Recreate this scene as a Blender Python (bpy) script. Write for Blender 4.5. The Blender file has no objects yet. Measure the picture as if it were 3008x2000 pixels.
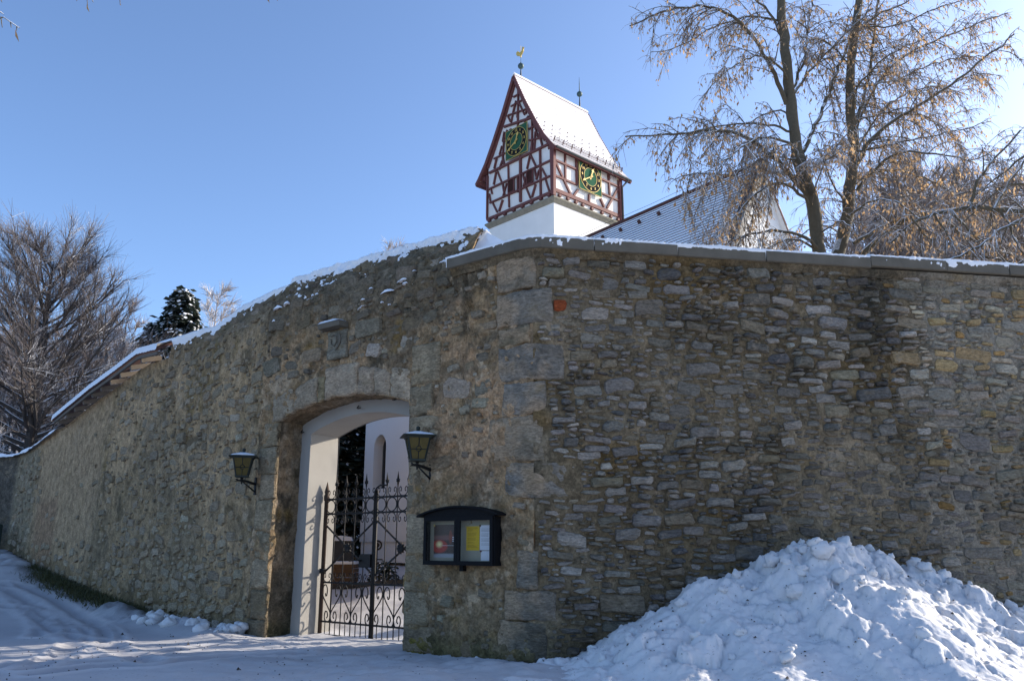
import bpy, math, random
import numpy as np
from mathutils import Vector, Matrix

# ------------------------------------------------------------------ camera, sky, sun, exposure
SC = bpy.context.scene
COL = SC.collection
R_ = math.radians
cam_d = bpy.data.cameras.new('camera')
cam = bpy.data.objects.new('camera', cam_d)
COL.objects.link(cam)
cam_d.sensor_width = 36.0
cam_d.lens = 36.0 * 2400.0 / 3008.0
cam_d.clip_start = 0.1
cam_d.clip_end = 3000
cam.location = (0, 0, 1.278)
cam.rotation_euler = (R_(90) + math.atan(600 / 2400.0), 0, 0)
SC.camera = cam

SUN_AZ, SUN_EL = 68.0, 23.0          # azimuth clockwise from +Y, elevation (degrees)
world = bpy.data.worlds.new('World')
SC.world = world
world.use_nodes = True
wn = world.node_tree
wn.nodes.clear()
w_out = wn.nodes.new('ShaderNodeOutputWorld')
w_bg = wn.nodes.new('ShaderNodeBackground')
w_sky = wn.nodes.new('ShaderNodeTexSky')
w_sky.sky_type = 'NISHITA'
w_sky.sun_disc = False
w_sky.sun_elevation = R_(SUN_EL)
w_sky.sun_rotation = R_(SUN_AZ)
w_sky.altitude = 600
w_sky.air_density = 0.8
w_sky.dust_density = 2.2
w_sky.ozone_density = 3.7
w_bg.inputs['Strength'].default_value = 0.145
wn.links.new(w_sky.outputs[0], w_bg.inputs[0])
wn.links.new(w_bg.outputs[0], w_out.inputs[0])

sun_d = bpy.data.lights.new('sun', 'SUN')
sun_d.energy = 3.6
sun_d.angle = R_(0.53)
sun_d.color = (1.0, 0.90, 0.76)
sun = bpy.data.objects.new('sun', sun_d)
COL.objects.link(sun)
sdir = Vector((math.sin(R_(SUN_AZ)) * math.cos(R_(SUN_EL)), math.cos(R_(SUN_AZ)) * math.cos(R_(SUN_EL)), math.sin(R_(SUN_EL))))
sun.rotation_euler = sdir.to_track_quat('Z', 'Y').to_euler()
sun.location = (60, 20, 40)
SC.view_settings.view_transform = 'Standard'
SC.view_settings.look = 'None'
SC.view_settings.gamma = 1
SC.view_settings.exposure = 1.12
SC.view_settings.use_curve_mapping = False

rng = random.Random(7)
nr = np.random.RandomState(11)

# ------------------------------------------------------------------ noise (numpy value noise)
def _h(ix, iy, iz, seed):
    n = (ix.astype(np.int64) * 374761393 + iy.astype(np.int64) * 668265263 + iz.astype(np.int64) * 2147483647 + seed * 144269) & 0xFFFFFFFF
    n = ((n ^ (n >> 13)) * 1274126177) & 0xFFFFFFFF
    n = ((n ^ (n >> 16)) * 2246822519) & 0xFFFFFFFF
    return ((n ^ (n >> 15)) & 0xFFFFFF) / float(0xFFFFFF)

def vn(x, y, z=None, seed=0):
    x = np.asarray(x, float); y = np.asarray(y, float)
    z = np.zeros_like(x) if z is None else np.asarray(z, float)
    ix, iy, iz = np.floor(x), np.floor(y), np.floor(z)
    fx, fy, fz = x - ix, y - iy, z - iz
    fx = fx * fx * (3 - 2 * fx); fy = fy * fy * (3 - 2 * fy); fz = fz * fz * (3 - 2 * fz)
    r = 0
    for a in (0, 1):
        for b in (0, 1):
            for c in (0, 1):
                w = (fx if a else 1 - fx) * (fy if b else 1 - fy) * (fz if c else 1 - fz)
                r = r + w * _h(ix + a, iy + b, iz + c, seed)
    return r

def fbm(x, y, z=None, seed=0, oct=4, gain=0.5):
    """about -1..1"""
    a, s, t, f = 1.0, 0.0, 0.0, 1.0
    for k in range(oct):
        s = s + a * (vn(np.asarray(x) * f, np.asarray(y) * f, None if z is None else np.asarray(z) * f, seed + k * 17) * 2 - 1)
        t += a; a *= gain; f *= 2.03
    return s / t * 1.5

def sstep(a, b, x):
    t = np.clip((np.asarray(x, float) - a) / (b - a), 0, 1)
    return t * t * (3 - 2 * t)

# ------------------------------------------------------------------ materials
def new_mat(name):
    m = bpy.data.materials.new(name)
    m.use_nodes = True
    nt = m.node_tree
    b = nt.nodes['Principled BSDF']
    return m, nt, b

def N(nt, t, **kw):
    n = nt.nodes.new(t)
    for k, v in kw.items():
        setattr(n, k, v)
    return n

def coords(nt, scale=(1, 1, 1), kind='Object'):
    tc = N(nt, 'ShaderNodeTexCoord')
    mp = N(nt, 'ShaderNodeMapping')
    mp.inputs['Scale'].default_value = scale
    nt.links.new(tc.outputs[kind], mp.inputs[0])
    return mp.outputs[0]

def geo_pos(nt, scale=(1, 1, 1)):
    g = N(nt, 'ShaderNodeNewGeometry')
    mp = N(nt, 'ShaderNodeMapping')
    mp.inputs['Scale'].default_value = scale
    nt.links.new(g.outputs['Position'], mp.inputs[0])
    return mp.outputs[0]

def noise(nt, vec, scale, detail=4, rough=0.55, dist=0.0):
    n = N(nt, 'ShaderNodeTexNoise')
    n.inputs['Scale'].default_value = scale
    n.inputs['Detail'].default_value = detail
    n.inputs['Roughness'].default_value = rough
    n.inputs['Distortion'].default_value = dist
    nt.links.new(vec, n.inputs['Vector'])
    return n.outputs[0]

def ramp(nt, val, stops):
    r = N(nt, 'ShaderNodeValToRGB')
    e = r.color_ramp.elements
    while len(e) < len(stops):
        e.new(0.5)
    for i, (p, c) in enumerate(stops):
        e[i].position = p
        e[i].color = (c, c, c, 1) if not hasattr(c, '__len__') else (*c, 1)
    nt.links.new(val, r.inputs[0])
    return r.outputs[0]

def mix(nt, fac, a, b, mode='MIX'):
    m = N(nt, 'ShaderNodeMix', data_type='RGBA', blend_type=mode)
    if isinstance(fac, (int, float)):
        m.inputs[0].default_value = fac
    else:
        nt.links.new(fac, m.inputs[0])
    for i, v in ((6, a), (7, b)):
        if hasattr(v, 'is_linked'):
            nt.links.new(v, m.inputs[i])
        else:
            m.inputs[i].default_value = (*v, 1)
    return m.outputs[2]

def math_n(nt, op, a, b=None):
    m = N(nt, 'ShaderNodeMath', operation=op)
    for i, v in enumerate((a, b)):
        if v is None:
            continue
        if isinstance(v, (int, float)):
            m.inputs[i].default_value = v
        else:
            nt.links.new(v, m.inputs[i])
    return m.outputs[0]

def bump(nt, b, h, strength=0.4, dist=0.02, prev=None):
    n = N(nt, 'ShaderNodeBump')
    n.inputs['Strength'].default_value = strength
    n.inputs['Distance'].default_value = dist
    nt.links.new(h, n.inputs['Height'])
    if prev is not None:
        nt.links.new(prev, n.inputs['Normal'])
    nt.links.new(n.outputs[0], b.inputs['Normal'])
    return n.outputs[0]

M = {}

def masonry(name, lo=0.5, hi=1.4, fine=28.0, bs=0.55, pit=True, sc=(1, 1, 1), warm=(0.92, 0.83, 0.72)):
    m, nt, b = new_mat(name)
    at = N(nt, 'ShaderNodeAttribute', attribute_name='tint')
    v = geo_pos(nt, sc)
    n1 = noise(nt, v, 6.0, 6, 0.65)
    n2 = noise(nt, v, fine, 5, 0.7)
    n3 = noise(nt, v, 90.0, 3, 0.6)
    f = math_n(nt, 'MULTIPLY', ramp(nt, n1, [(0.3, lo), (0.7, hi)]), ramp(nt, n2, [(0.28, 0.42), (0.72, 1.46)]))
    f = math_n(nt, 'MULTIPLY', f, ramp(nt, n3, [(0.3, 0.86), (0.7, 1.14)]))
    if pit:
        vo = N(nt, 'ShaderNodeTexVoronoi')
        vo.inputs['Scale'].default_value = 26.0
        nt.links.new(v, vo.inputs['Vector'])
        f = math_n(nt, 'MULTIPLY', f, ramp(nt, vo.outputs['Distance'], [(0.08, 0.55), (0.24, 1.0)]))
    c = mix(nt, 1.0, at.outputs['Color'], f, 'MULTIPLY')
    n4 = noise(nt, v, 2.6, 4, 0.6)
    c = mix(nt, ramp(nt, n4, [(0.55, 0.0), (0.75, 0.35)]), c, (0.25, 0.19, 0.09))
    n5 = noise(nt, v, 14.0, 5, 0.7)
    c = mix(nt, ramp(nt, n5, [(0.62, 0.0), (0.75, 0.5)]), c, (0.36, 0.325, 0.275))
    n6 = noise(nt, geo_pos(nt), 1.1, 5, 0.7)
    n7 = noise(nt, geo_pos(nt), 9.0, 5, 0.75)
    lime = math_n(nt, 'MULTIPLY', ramp(nt, n6, [(0.54, 0.0), (0.66, 1.0)]), ramp(nt, n7, [(0.50, 0.0), (0.58, 0.75)]))
    c = mix(nt, lime, c, (0.36, 0.31, 0.24))
    c = mix(nt, 1.0, c, warm, 'MULTIPLY')
    nt.links.new(c, b.inputs['Base Color'])
    b.inputs['Roughness'].default_value = 0.95
    b.inputs['Specular IOR Level'].default_value = 0.15
    p = bump(nt, b, n2, bs, 0.03)
    bump(nt, b, n1, 0.5, 0.05, p)
    return m

M['mortar'] = masonry('rough_mortar')
M['stone'] = masonry('rubble_stone', 0.72, 1.22, 20.0, 0.8, False, (1, 1, 2.6), (0.92, 0.885, 0.84))

def simple(name, col, rough=0.6, metal=0.0, var=0.2, scale=8.0, bs=0.15, spec=0.3):
    m, nt, b = new_mat(name)
    v = coords(nt)
    n1 = noise(nt, v, scale, 5, 0.6)
    c = mix(nt, n1, tuple(x * (1 - var) for x in col), tuple(min(1, x * (1 + var)) for x in col))
    nt.links.new(c, b.inputs['Base Color'])
    b.inputs['Roughness'].default_value = rough
    b.inputs['Metallic'].default_value = metal
    b.inputs['Specular IOR Level'].default_value = spec
    bump(nt, b, n1, bs, 0.02)
    return m

def snow_mat(name, dirt=0.0, base=(0.86, 0.87, 0.89), fine=30.0):
    m, nt, b = new_mat(name)
    v = geo_pos(nt)
    n1 = noise(nt, v, 2.2, 6, 0.6)
    n2 = noise(nt, v, fine, 5, 0.65)
    n3 = noise(nt, v, 110.0, 2, 0.5)
    c = mix(nt, n1, tuple(x * 0.93 for x in base), base)
    if dirt:
        c = mix(nt, ramp(nt, noise(nt, v, 24.0, 6, 0.75), [(0.61, 0.0), (0.68, dirt)]), c, (0.16, 0.13, 0.10))
        c = mix(nt, ramp(nt, noise(nt, v, 1.1, 5, 0.7), [(0.5, 0.0), (0.8, dirt * 0.5)]), c, (0.5, 0.46, 0.42))
    nt.links.new(c, b.inputs['Base Color'])
    b.inputs['Roughness'].default_value = 0.75
    b.inputs['Specular IOR Level'].default_value = 0.25
    b.inputs['Subsurface Weight'].default_value = 0.0
    h = math_n(nt, 'ADD', n2, math_n(nt, 'MULTIPLY', n3, 0.4))
    bump(nt, b, h, 0.45, 0.02)
    return m

M['snow'] = snow_mat('clean_snow')
M['pile_snow'] = snow_mat('ploughed_snow', 0.9, (0.68, 0.675, 0.68))

def ground_mat():
    m, nt, b = new_mat('trodden_snow')
    at = N(nt, 'ShaderNodeAttribute', attribute_name='tint')
    v = geo_pos(nt)
    n1 = noise(nt, v, 1.6, 6, 0.6)
    n2 = noise(nt, v, 24.0, 5, 0.65)
    c = mix(nt, n1, (0.45, 0.44, 0.44), (0.60, 0.59, 0.595))
    # grit strewn on the road
    vo = N(nt, 'ShaderNodeTexVoronoi')
    vo.inputs['Scale'].default_value = 13.0
    nt.links.new(v, vo.inputs['Vector'])
    g = math_n(nt, 'MULTIPLY', ramp(nt, vo.outputs['Distance'], [(0.13, 0.9), (0.2, 0.0)]), ramp(nt, noise(nt, v, 1.3, 4, 0.6), [(0.5, 0.0), (0.62, 1.0)]))
    sep = N(nt, 'ShaderNodeSeparateColor')
    nt.links.new(at.outputs['Color'], sep.inputs[0])
    c = mix(nt, math_n(nt, 'MULTIPLY', g, sep.outputs[1]), c, (0.10, 0.085, 0.07))
    # bare earth
    c = mix(nt, math_n(nt, 'MULTIPLY', sep.outputs[0], ramp(nt, n2, [(0.3, 0.6), (0.6, 1.0)])), c, (0.045, 0.045, 0.02))
    # packed greyer snow
    c = mix(nt, math_n(nt, 'MULTIPLY', sep.outputs[2], 0.85), c, (0.33, 0.33, 0.35))
    nt.links.new(c, b.inputs['Base Color'])
    b.inputs['Roughness'].default_value = 0.8
    b.inputs['Specular IOR Level'].default_value = 0.2
    bump(nt, b, n2, 0.35, 0.02)
    return m

M['ground'] = ground_mat()

def snowy(name, col, lo=0.35, hi=0.75, snowcol=(0.85, 0.86, 0.88), var=0.35, nz=18.0, bs=0.5, amount=0.25):
    """a surface on whose upper side snow has settled"""
    m, nt, b = new_mat(name)
    v = geo_pos(nt)
    n1 = noise(nt, v, nz, 4, 0.6)
    c = mix(nt, n1, tuple(x * (1 - var) for x in col), tuple(x * (1 + var) for x in col))
    g = N(nt, 'ShaderNodeNewGeometry')
    s = N(nt, 'ShaderNodeSeparateXYZ')
    nt.links.new(g.outputs['True Normal'], s.inputs[0])
    up = math_n(nt, 'ADD', s.outputs[2], math_n(nt, 'MULTIPLY', math_n(nt, 'SUBTRACT', n1, 0.5), amount * 2))
    c = mix(nt, ramp(nt, up, [(lo, 0.0), (hi, 1.0)]), c, snowcol)
    nt.links.new(c, b.inputs['Base Color'])
    b.inputs['Roughness'].default_value = 0.85
    b.inputs['Specular IOR Level'].default_value = 0.2
    bump(nt, b, n1, bs, 0.02)
    return m

M['bark'] = snowy('snow_dusted_bark', (0.105, 0.088, 0.06), 0.3, 0.6)
M['twig'] = snowy('frosted_twig', (0.20, 0.155, 0.12), 0.0, 0.6, amount=0.7)
M['beech'] = snowy('frosted_beech_bark', (0.055, 0.049, 0.045), 0.3, 0.7, amount=0.4)
M['beech_tip'] = snowy('frosted_beech_twig', (0.14, 0.115, 0.105), 0.0, 0.65, amount=0.8)
M['hoar'] = snowy('hoar_frosted_twig', (0.42, 0.37, 0.34), 0.0, 0.7, amount=0.6)
M['forest_twig'] = snowy('forest_twig', (0.19, 0.15, 0.13), 0.3, 0.9, amount=0.7)

def leaf_mat(name, c1, c2, trans=0.3):
    m, nt, b = new_mat(name)
    oi = geo_pos(nt)
    n1 = noise(nt, oi, 5.0, 3, 0.6)
    c = mix(nt, ramp(nt, n1, [(0.3, 0.0), (0.7, 1.0)]), c1, c2)
    nt.links.new(c, b.inputs['Base Color'])
    b.inputs['Roughness'].default_value = 0.7
    tr = N(nt, 'ShaderNodeBsdfTranslucent')
    nt.links.new(c, tr.inputs[0])
    ms = N(nt, 'ShaderNodeMixShader')
    ms.inputs[0].default_value = trans
    out = nt.nodes['Material Output']
    nt.links.new(b.outputs[0], ms.inputs[1])
    nt.links.new(tr.outputs[0], ms.inputs[2])
    nt.links.new(ms.outputs[0], out.inputs[0])
    return m

M['dry_leaf'] = leaf_mat('dry_brown_leaf', (0.34, 0.20, 0.09), (0.58, 0.41, 0.23), 0.55)
M['needle'] = leaf_mat('dark_needles', (0.03, 0.045, 0.035), (0.065, 0.085, 0.06), 0.15)
M['grass'] = leaf_mat('winter_grass', (0.03, 0.04, 0.012), (0.10, 0.09, 0.03), 0.2)
M['iron'] = simple('black_wrought_iron', (0.016, 0.014, 0.013), 0.65, 0.1, 0.4, 30, 0.3)
M['rust_iron'] = simple('rusty_iron', (0.055, 0.036, 0.026), 0.7, 0.2, 0.5, 20, 0.3)
M['lantern_metal'] = simple('green_black_metal', (0.03, 0.036, 0.03), 0.5, 0.4, 0.3, 20, 0.2)
M['black_wood'] = simple('black_stained_wood', (0.007, 0.007, 0.008), 0.7, 0.0, 0.4, 25, 0.4, 0.12)
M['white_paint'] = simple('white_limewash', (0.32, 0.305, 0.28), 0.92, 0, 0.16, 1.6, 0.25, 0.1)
M['church_wall'] = simple('white_church_render', (0.78, 0.77, 0.74), 0.9, 0, 0.04, 2, 0.3, 0.1)
M['tower_white'] = simple('white_tower_render', (0.78, 0.755, 0.71), 0.9, 0, 0.09, 1.3, 0.3, 0.1)
M['timber'] = simple('oxblood_timber', (0.145, 0.052, 0.046), 0.7, 0, 0.3, 6, 0.2)
M['louvre'] = simple('dark_louvre_wood', (0.06, 0.022, 0.018), 0.8, 0, 0.3, 6, 0.2)
M['ledge'] = simple('weathered_ledge_stone', (0.24, 0.22, 0.17), 0.95, 0, 0.45, 5, 0.6, 0.1)
M['clock_green'] = simple('clock_green', (0.035, 0.105, 0.06), 0.9, 0, 0.1, 3, 0.05, 0.05)
M['clock_black'] = simple('clock_black', (0.02, 0.022, 0.022), 0.95, 0, 0.1, 3, 0.05, 0.04)
M['gold'] = simple('gilding', (0.60, 0.42, 0.10), 0.6, 0.1, 0.1, 5, 0.1, 0.5)
M['copper'] = simple('green_copper', (0.06, 0.10, 0.10), 0.6, 0.3, 0.3, 5, 0.2)
M['gutter'] = simple('dark_gutter', (0.05, 0.06, 0.06), 0.5, 0.3, 0.2, 5, 0.1)
M['verge'] = simple('dark_blue_verge', (0.03, 0.038, 0.05), 0.6, 0, 0.2, 5, 0.1)
M['tile'] = simple('dark_red_tile', (0.09, 0.04, 0.032), 0.85, 0, 0.4, 9, 0.3)
M['tile_snow'] = simple('snow_crusted_tile_edge', (0.36, 0.29, 0.27), 0.85, 0, 0.3, 9, 0.3)
M['concrete'] = simple('grey_concrete', (0.125, 0.112, 0.09), 0.97, 0, 0.5, 2.6, 0.5, 0.1)
M['yellow_paper'] = simple('yellow_paper', (0.74, 0.48, 0.03), 0.8, 0, 0.03, 3, 0.02)
M['white_paper'] = simple('white_paper', (0.80, 0.80, 0.84), 0.8, 0, 0.03, 3, 0.02)
M['ink'] = simple('grey_ink', (0.25, 0.24, 0.25), 0.8, 0, 0.1, 3, 0.02)
M['yellow_ink'] = simple('ochre_ink', (0.34, 0.21, 0.02), 0.8, 0, 0.1, 3, 0.02)
M['backboard'] = simple('pale_backboard', (0.36, 0.33, 0.25), 0.8, 0, 0.15, 3, 0.1)
M['old_wood'] = simple('weathered_wood', (0.13, 0.11, 0.09), 0.9, 0, 0.35, 9, 0.3)
M['brown_wood'] = simple('brown_planks', (0.11, 0.065, 0.035), 0.85, 0, 0.3, 8, 0.3)
M['grey_board'] = simple('grey_blue_board', (0.22, 0.24, 0.26), 0.8, 0, 0.2, 6, 0.2)
M['green_board'] = simple('green_board', (0.045, 0.07, 0.065), 0.8, 0, 0.2, 6, 0.2)
M['dark_stone'] = simple('dark_gravestone', (0.06, 0.06, 0.06), 0.7, 0, 0.3, 6, 0.2)
M['dark_glass'] = simple('dark_window_glass', (0.02, 0.024, 0.03), 0.12, 0, 0.1, 2, 0.02, 0.5)
M['grit'] = simple('dark_grit', (0.05, 0.04, 0.035), 0.9, 0, 0.3, 9, 0.2)

def glass_mat(name, col, alpha_mix, rough=0.05):
    m, nt, b = new_mat(name)
    b.inputs['Base Color'].default_value = (*col, 1)
    b.inputs['Roughness'].default_value = rough
    tr = N(nt, 'ShaderNodeBsdfTransparent')
    tr.inputs[0].default_value = (0.93, 0.94, 0.94, 1)
    ms = N(nt, 'ShaderNodeMixShader')
    ms.inputs[0].default_value = alpha_mix
    nt.links.new(b.outputs[0], ms.inputs[1])
    nt.links.new(tr.outputs[0], ms.inputs[2])
    nt.links.new(ms.outputs[0], nt.nodes['Material Output'].inputs[0])
    return m

M['pane'] = glass_mat('clear_pane', (0.05, 0.05, 0.05), 0.94)
def amber():
    m, nt, b = new_mat('amber_glass')
    v = coords(nt)
    n1 = noise(nt, v, 14.0, 3, 0.6)
    c = mix(nt, n1, (0.09, 0.07, 0.014), (0.20, 0.15, 0.028))
    nt.links.new(c, b.inputs['Base Color'])
    b.inputs['Roughness'].default_value = 0.25
    tr = N(nt, 'ShaderNodeBsdfTranslucent')
    nt.links.new(c, tr.inputs[0])
    ms = N(nt, 'ShaderNodeMixShader')
    ms.inputs[0].default_value = 0.5
    nt.links.new(b.outputs[0], ms.inputs[1])
    nt.links.new(tr.outputs[0], ms.inputs[2])
    nt.links.new(ms.outputs[0], nt.nodes['Material Output'].inputs[0])
    return m
M['amber'] = amber()

def roof_snow():
    m, nt, b = new_mat('snow_on_tiles')
    v = geo_pos(nt)
    n1 = noise(nt, v, 7.0, 5, 0.7)
    c = mix(nt, ramp(nt, n1, [(0.16, 0.0), (0.30, 1.0)]), (0.6, 0.57, 0.55), (0.84, 0.85, 0.87))
    nt.links.new(c, b.inputs['Base Color'])
    b.inputs['Roughness'].default_value = 0.8
    bump(nt, b, n1, 0.3, 0.02)
    return m
M['roof_snow'] = roof_snow()

def poster_mat():
    """flat print: dark poster with a glowing red bowl-like shape and a bright spot (object x across, z up, metres)"""
    m, nt, b = new_mat('printed_poster')
    tc = N(nt, 'ShaderNodeTexCoord')
    s = N(nt, 'ShaderNodeSeparateXYZ')
    nt.links.new(tc.outputs['Generated'], s.inputs[0])
    X, Z = s.outputs[0], s.outputs[2]
    def blob(cx, cz, rx, rz, a, bb):
        dx = math_n(nt, 'DIVIDE', math_n(nt, 'SUBTRACT', X, cx), rx)
        dz = math_n(nt, 'DIVIDE', math_n(nt, 'SUBTRACT', Z, cz), rz)
        d = math_n(nt, 'SQRT', math_n(nt, 'ADD', math_n(nt, 'MULTIPLY', dx, dx), math_n(nt, 'MULTIPLY', dz, dz)))
        return ramp(nt, d, [(a, 1.0), (bb, 0.0)])
    n1 = noise(nt, tc.outputs['Generated'], 5.0, 5, 0.6)
    c = mix(nt, n1, (0.035, 0.02, 0.015), (0.10, 0.045, 0.03))
    c = mix(nt, math_n(nt, 'MULTIPLY', blob(0.5, 0.60, 0.9, 0.10, 0.5, 1.0), 0.6), c, (0.30, 0.12, 0.10))
    c = mix(nt, blob(0.22, 0.34, 0.36, 0.22, 0.8, 1.0), c, (0.42, 0.035, 0.02))
    c = mix(nt, math_n(nt, 'MULTIPLY', blob(0.66, 0.62, 0.08, 0.24, 0.7, 1.0), 0.7), c, (0.30, 0.05, 0.02))
    c = mix(nt, blob(0.22, 0.40, 0.17, 0.13, 0.2, 1.0), c, (0.95, 0.80, 0.35))
    c = mix(nt, blob(0.5, 0.0, 1.2, 0.14, 0.7, 1.0), c, (0.34, 0.34, 0.36))
    nt.links.new(c, b.inputs['Base Color'])
    b.inputs['Roughness'].default_value = 0.4
    return m
M['poster'] = poster_mat()

# ------------------------------------------------------------------ mesh helpers
WP = {}

def link(o, parent=None, at=(0, 0, 0)):
    """world position `at` for o, child of parent (no rotations are used on parents)"""
    COL.objects.link(o)
    at = Vector(at)
    if parent is not None:
        o.parent = parent
        o.location = at - WP[parent.name]
    else:
        o.location = at
    WP[o.name] = at
    return o

def thing(name, label, cat, loc=(0, 0, 0), group=None):
    o = bpy.data.objects.new(name, None)
    o.empty_display_size = 0.2
    link(o, None, loc)
    tag(o, label, cat, group)
    return o

def tag(o, label=None, cat=None, group=None, kind=None):
    for k, v in (('label', label), ('category', cat), ('group', group), ('kind', kind)):
        if v:
            o[k] = v
    return o

def mesh_np(name, V, F, mats, tint=None, smooth=False, mi=None):
    V = np.asarray(V, np.float32)
    me = bpy.data.meshes.new(name)
    if isinstance(F, np.ndarray):
        k = F.shape[1]
        me.vertices.add(len(V)); me.vertices.foreach_set('co', V.ravel())
        me.loops.add(F.size); me.loops.foreach_set('vertex_index', F.astype(np.int32).ravel())
        me.polygons.add(len(F)); me.polygons.foreach_set('loop_start', np.arange(0, F.size, k, dtype=np.int32))
        try:
            me.polygons.foreach_set('loop_total', np.full(len(F), k, np.int32))
        except Exception:
            pass
        me.update(calc_edges=True)
        me.validate()
    else:
        me.from_pydata(V.tolist(), [], F)
        me.update()
    if not isinstance(mats, (list, tuple)):
        mats = [mats]
    for m in mats:
        me.materials.append(m)
    if mi is not None:
        me.polygons.foreach_set('material_index', np.asarray(mi, np.int32))
    me.polygons.foreach_set('use_smooth', np.full(len(me.polygons), bool(smooth)))
    if tint is not None:
        a = me.color_attributes.new('tint', 'FLOAT_COLOR', 'POINT')
        t = np.ones((len(V), 4), np.float32)
        t[:, :3] = tint
        a.data.foreach_set('color', t.ravel())
    return me

def obj(name, me, parent=None, at=(0, 0, 0)):
    return link(bpy.data.objects.new(name, me), parent, at)

def grid_faces(nu, nv):
    i = np.arange(nu - 1)[:, None] * nv + np.arange(nv - 1)[None, :]
    i = i.ravel()
    return np.stack([i, i + nv, i + nv + 1, i + 1], 1)

class MB:
    """collects shapes into one mesh"""
    def __init__(s):
        s.v, s.f, s.m, s.n = [], [], [], 0
    def add(s, v, f, mi=0):
        v = [tuple(p) for p in v]
        s.v += v
        s.f += [tuple(i + s.n for i in q) for q in f]
        s.m += [mi] * len(f)
        s.n += len(v)
    def box(s, lo, hi, mi=0, mat=None):
        x0, y0, z0 = lo; x1, y1, z1 = hi
        v = [(x0, y0, z0), (x1, y0, z0), (x1, y1, z0), (x0, y1, z0), (x0, y0, z1), (x1, y0, z1), (x1, y1, z1), (x0, y1, z1)]
        if mat is not None:
            v = [tuple(mat @ Vector(p)) for p in v]
        s.add(v, [(0, 3, 2, 1), (4, 5, 6, 7), (0, 1, 5, 4), (1, 2, 6, 5), (2, 3, 7, 6), (3, 0, 4, 7)], mi)
        return s
    def beam(s, a, b, w, d, up, mi=0):
        """bar from a to b; width w along cross(dir, up), depth d along up"""
        a, b, up = Vector(a), Vector(b), Vector(up).normalized()
        t = (b - a).normalized()
        sd = t.cross(up).normalized()
        up = sd.cross(t).normalized()
        v = []
        for p in (a, b):
            for i, j in ((-1, -1), (1, -1), (1, 1), (-1, 1)):
                v.append(tuple(p + sd * (i * w / 2) + up * (j * d / 2)))
        s.add(v, [(3, 2, 1, 0), (4, 5, 6, 7), (0, 1, 5, 4), (1, 2, 6, 5), (2, 3, 7, 6), (3, 0, 4, 7)], mi)
        return s
    def tube(s, pts, rad, k=6, mi=0, cap=True):
        pts = [Vector(p) for p in pts]
        n = len(pts)
        if not hasattr(rad, '__len__'):
            rad = [rad] * n
        t0 = (pts[1] - pts[0]).normalized()
        ref = Vector((0, 0, 1)) if abs(t0.z) < 0.9 else Vector((1, 0, 0))
        nx = t0.cross(ref).normalized()
        v = []
        for i in range(n):
            t = (pts[min(n - 1, i + 1)] - pts[max(0, i - 1)])
            t = t.normalized() if t.length > 1e-9 else t0
            nx = (nx - t * nx.dot(t))
            nx = nx.normalized() if nx.length > 1e-6 else t.orthogonal().normalized()
            ny = t.cross(nx)
            for j in range(k):
                a = 2 * math.pi * j / k
                v.append(tuple(pts[i] + (nx * math.cos(a) + ny * math.sin(a)) * rad[i]))
        f = []
        for i in range(n - 1):
            for j in range(k):
                j2 = (j + 1) % k
                f.append((i * k + j, i * k + j2, (i + 1) * k + j2, (i + 1) * k + j))
        if cap:
            f.append(tuple(range(k - 1, -1, -1)))
            f.append(tuple((n - 1) * k + j for j in range(k)))
        s.add(v, f, mi)
        return s
    def lathe(s, prof, c=(0, 0, 0), k=16, mi=0):
        c = Vector(c)
        v = []
        for r, z in prof:
            for j in range(k):
                a = 2 * math.pi * j / k
                v.append((c.x + r * math.cos(a), c.y + r * math.sin(a), c.z + z))
        f = []
        for i in range(len(prof) - 1):
            for j in range(k):
                j2 = (j + 1) % k
                f.append((i * k + j, i * k + j2, (i + 1) * k + j2, (i + 1) * k + j))
        f.append(tuple(range(k - 1, -1, -1)))
        f.append(tuple((len(prof) - 1) * k + j for j in range(k)))
        s.add(v, f, mi)
        return s
    def prism(s, poly, off, mi=0):
        """closed 3-D polygon extruded by vector off"""
        n = len(poly); off = Vector(off)
        v = [tuple(p) for p in poly] + [tuple(Vector(p) + off) for p in poly]
        f = [tuple(range(n - 1, -1, -1)), tuple(range(n, 2 * n))]
        for i in range(n):
            j = (i + 1) % n
            f.append((i, j, n + j, n + i))
        s.add(v, f, mi)
        return s
    def mesh(s, name, mats, smooth=False):
        return mesh_np(name, s.v, s.f, mats, None, smooth, s.m)
    def build(s, name, mats, parent=None, at=None, smooth=False):
        at = Vector(at) if at is not None else (WP[parent.name] if parent is not None else Vector((0, 0, 0)))
        s.v = [tuple(Vector(p) - at) for p in s.v]
        return obj(name, s.mesh(name, mats, smooth), parent, at)

# ------------------------------------------------------------------ plan of the churchyard wall
PC = np.array((0.245, 9.5))                                   # corner
D_R = np.array((math.sin(R_(80)), math.cos(R_(80))))          # right-hand wall, going right
D_G = np.array((math.sin(R_(-52)), math.cos(R_(-52))))        # gate wall, going left
P0 = PC + 5.3 * D_G
D_L = np.array((-0.6985, 0.7156))                             # long left wall
P1 = P0 + 14.45 * D_L
D_F = np.array((math.sin(R_(-80)), math.cos(R_(-80))))        # its far end turns left
_ss = np.arange(-30, 14, 0.01)
_xy = np.zeros((len(_ss), 2))
for k_, s_ in enumerate(_ss):
    if s_ >= 0: _xy[k_] = PC + s_ * D_R
    elif s_ >= -5.3: _xy[k_] = PC - s_ * D_G
    elif s_ >= -19.75: _xy[k_] = P0 + (-s_ - 5.3) * D_L
    else: _xy[k_] = P1 + (-s_ - 19.75) * D_F
_ker = np.exp(-0.5 * (np.arange(-40, 41) / 13.0) ** 2); _ker /= _ker.sum()
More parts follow.
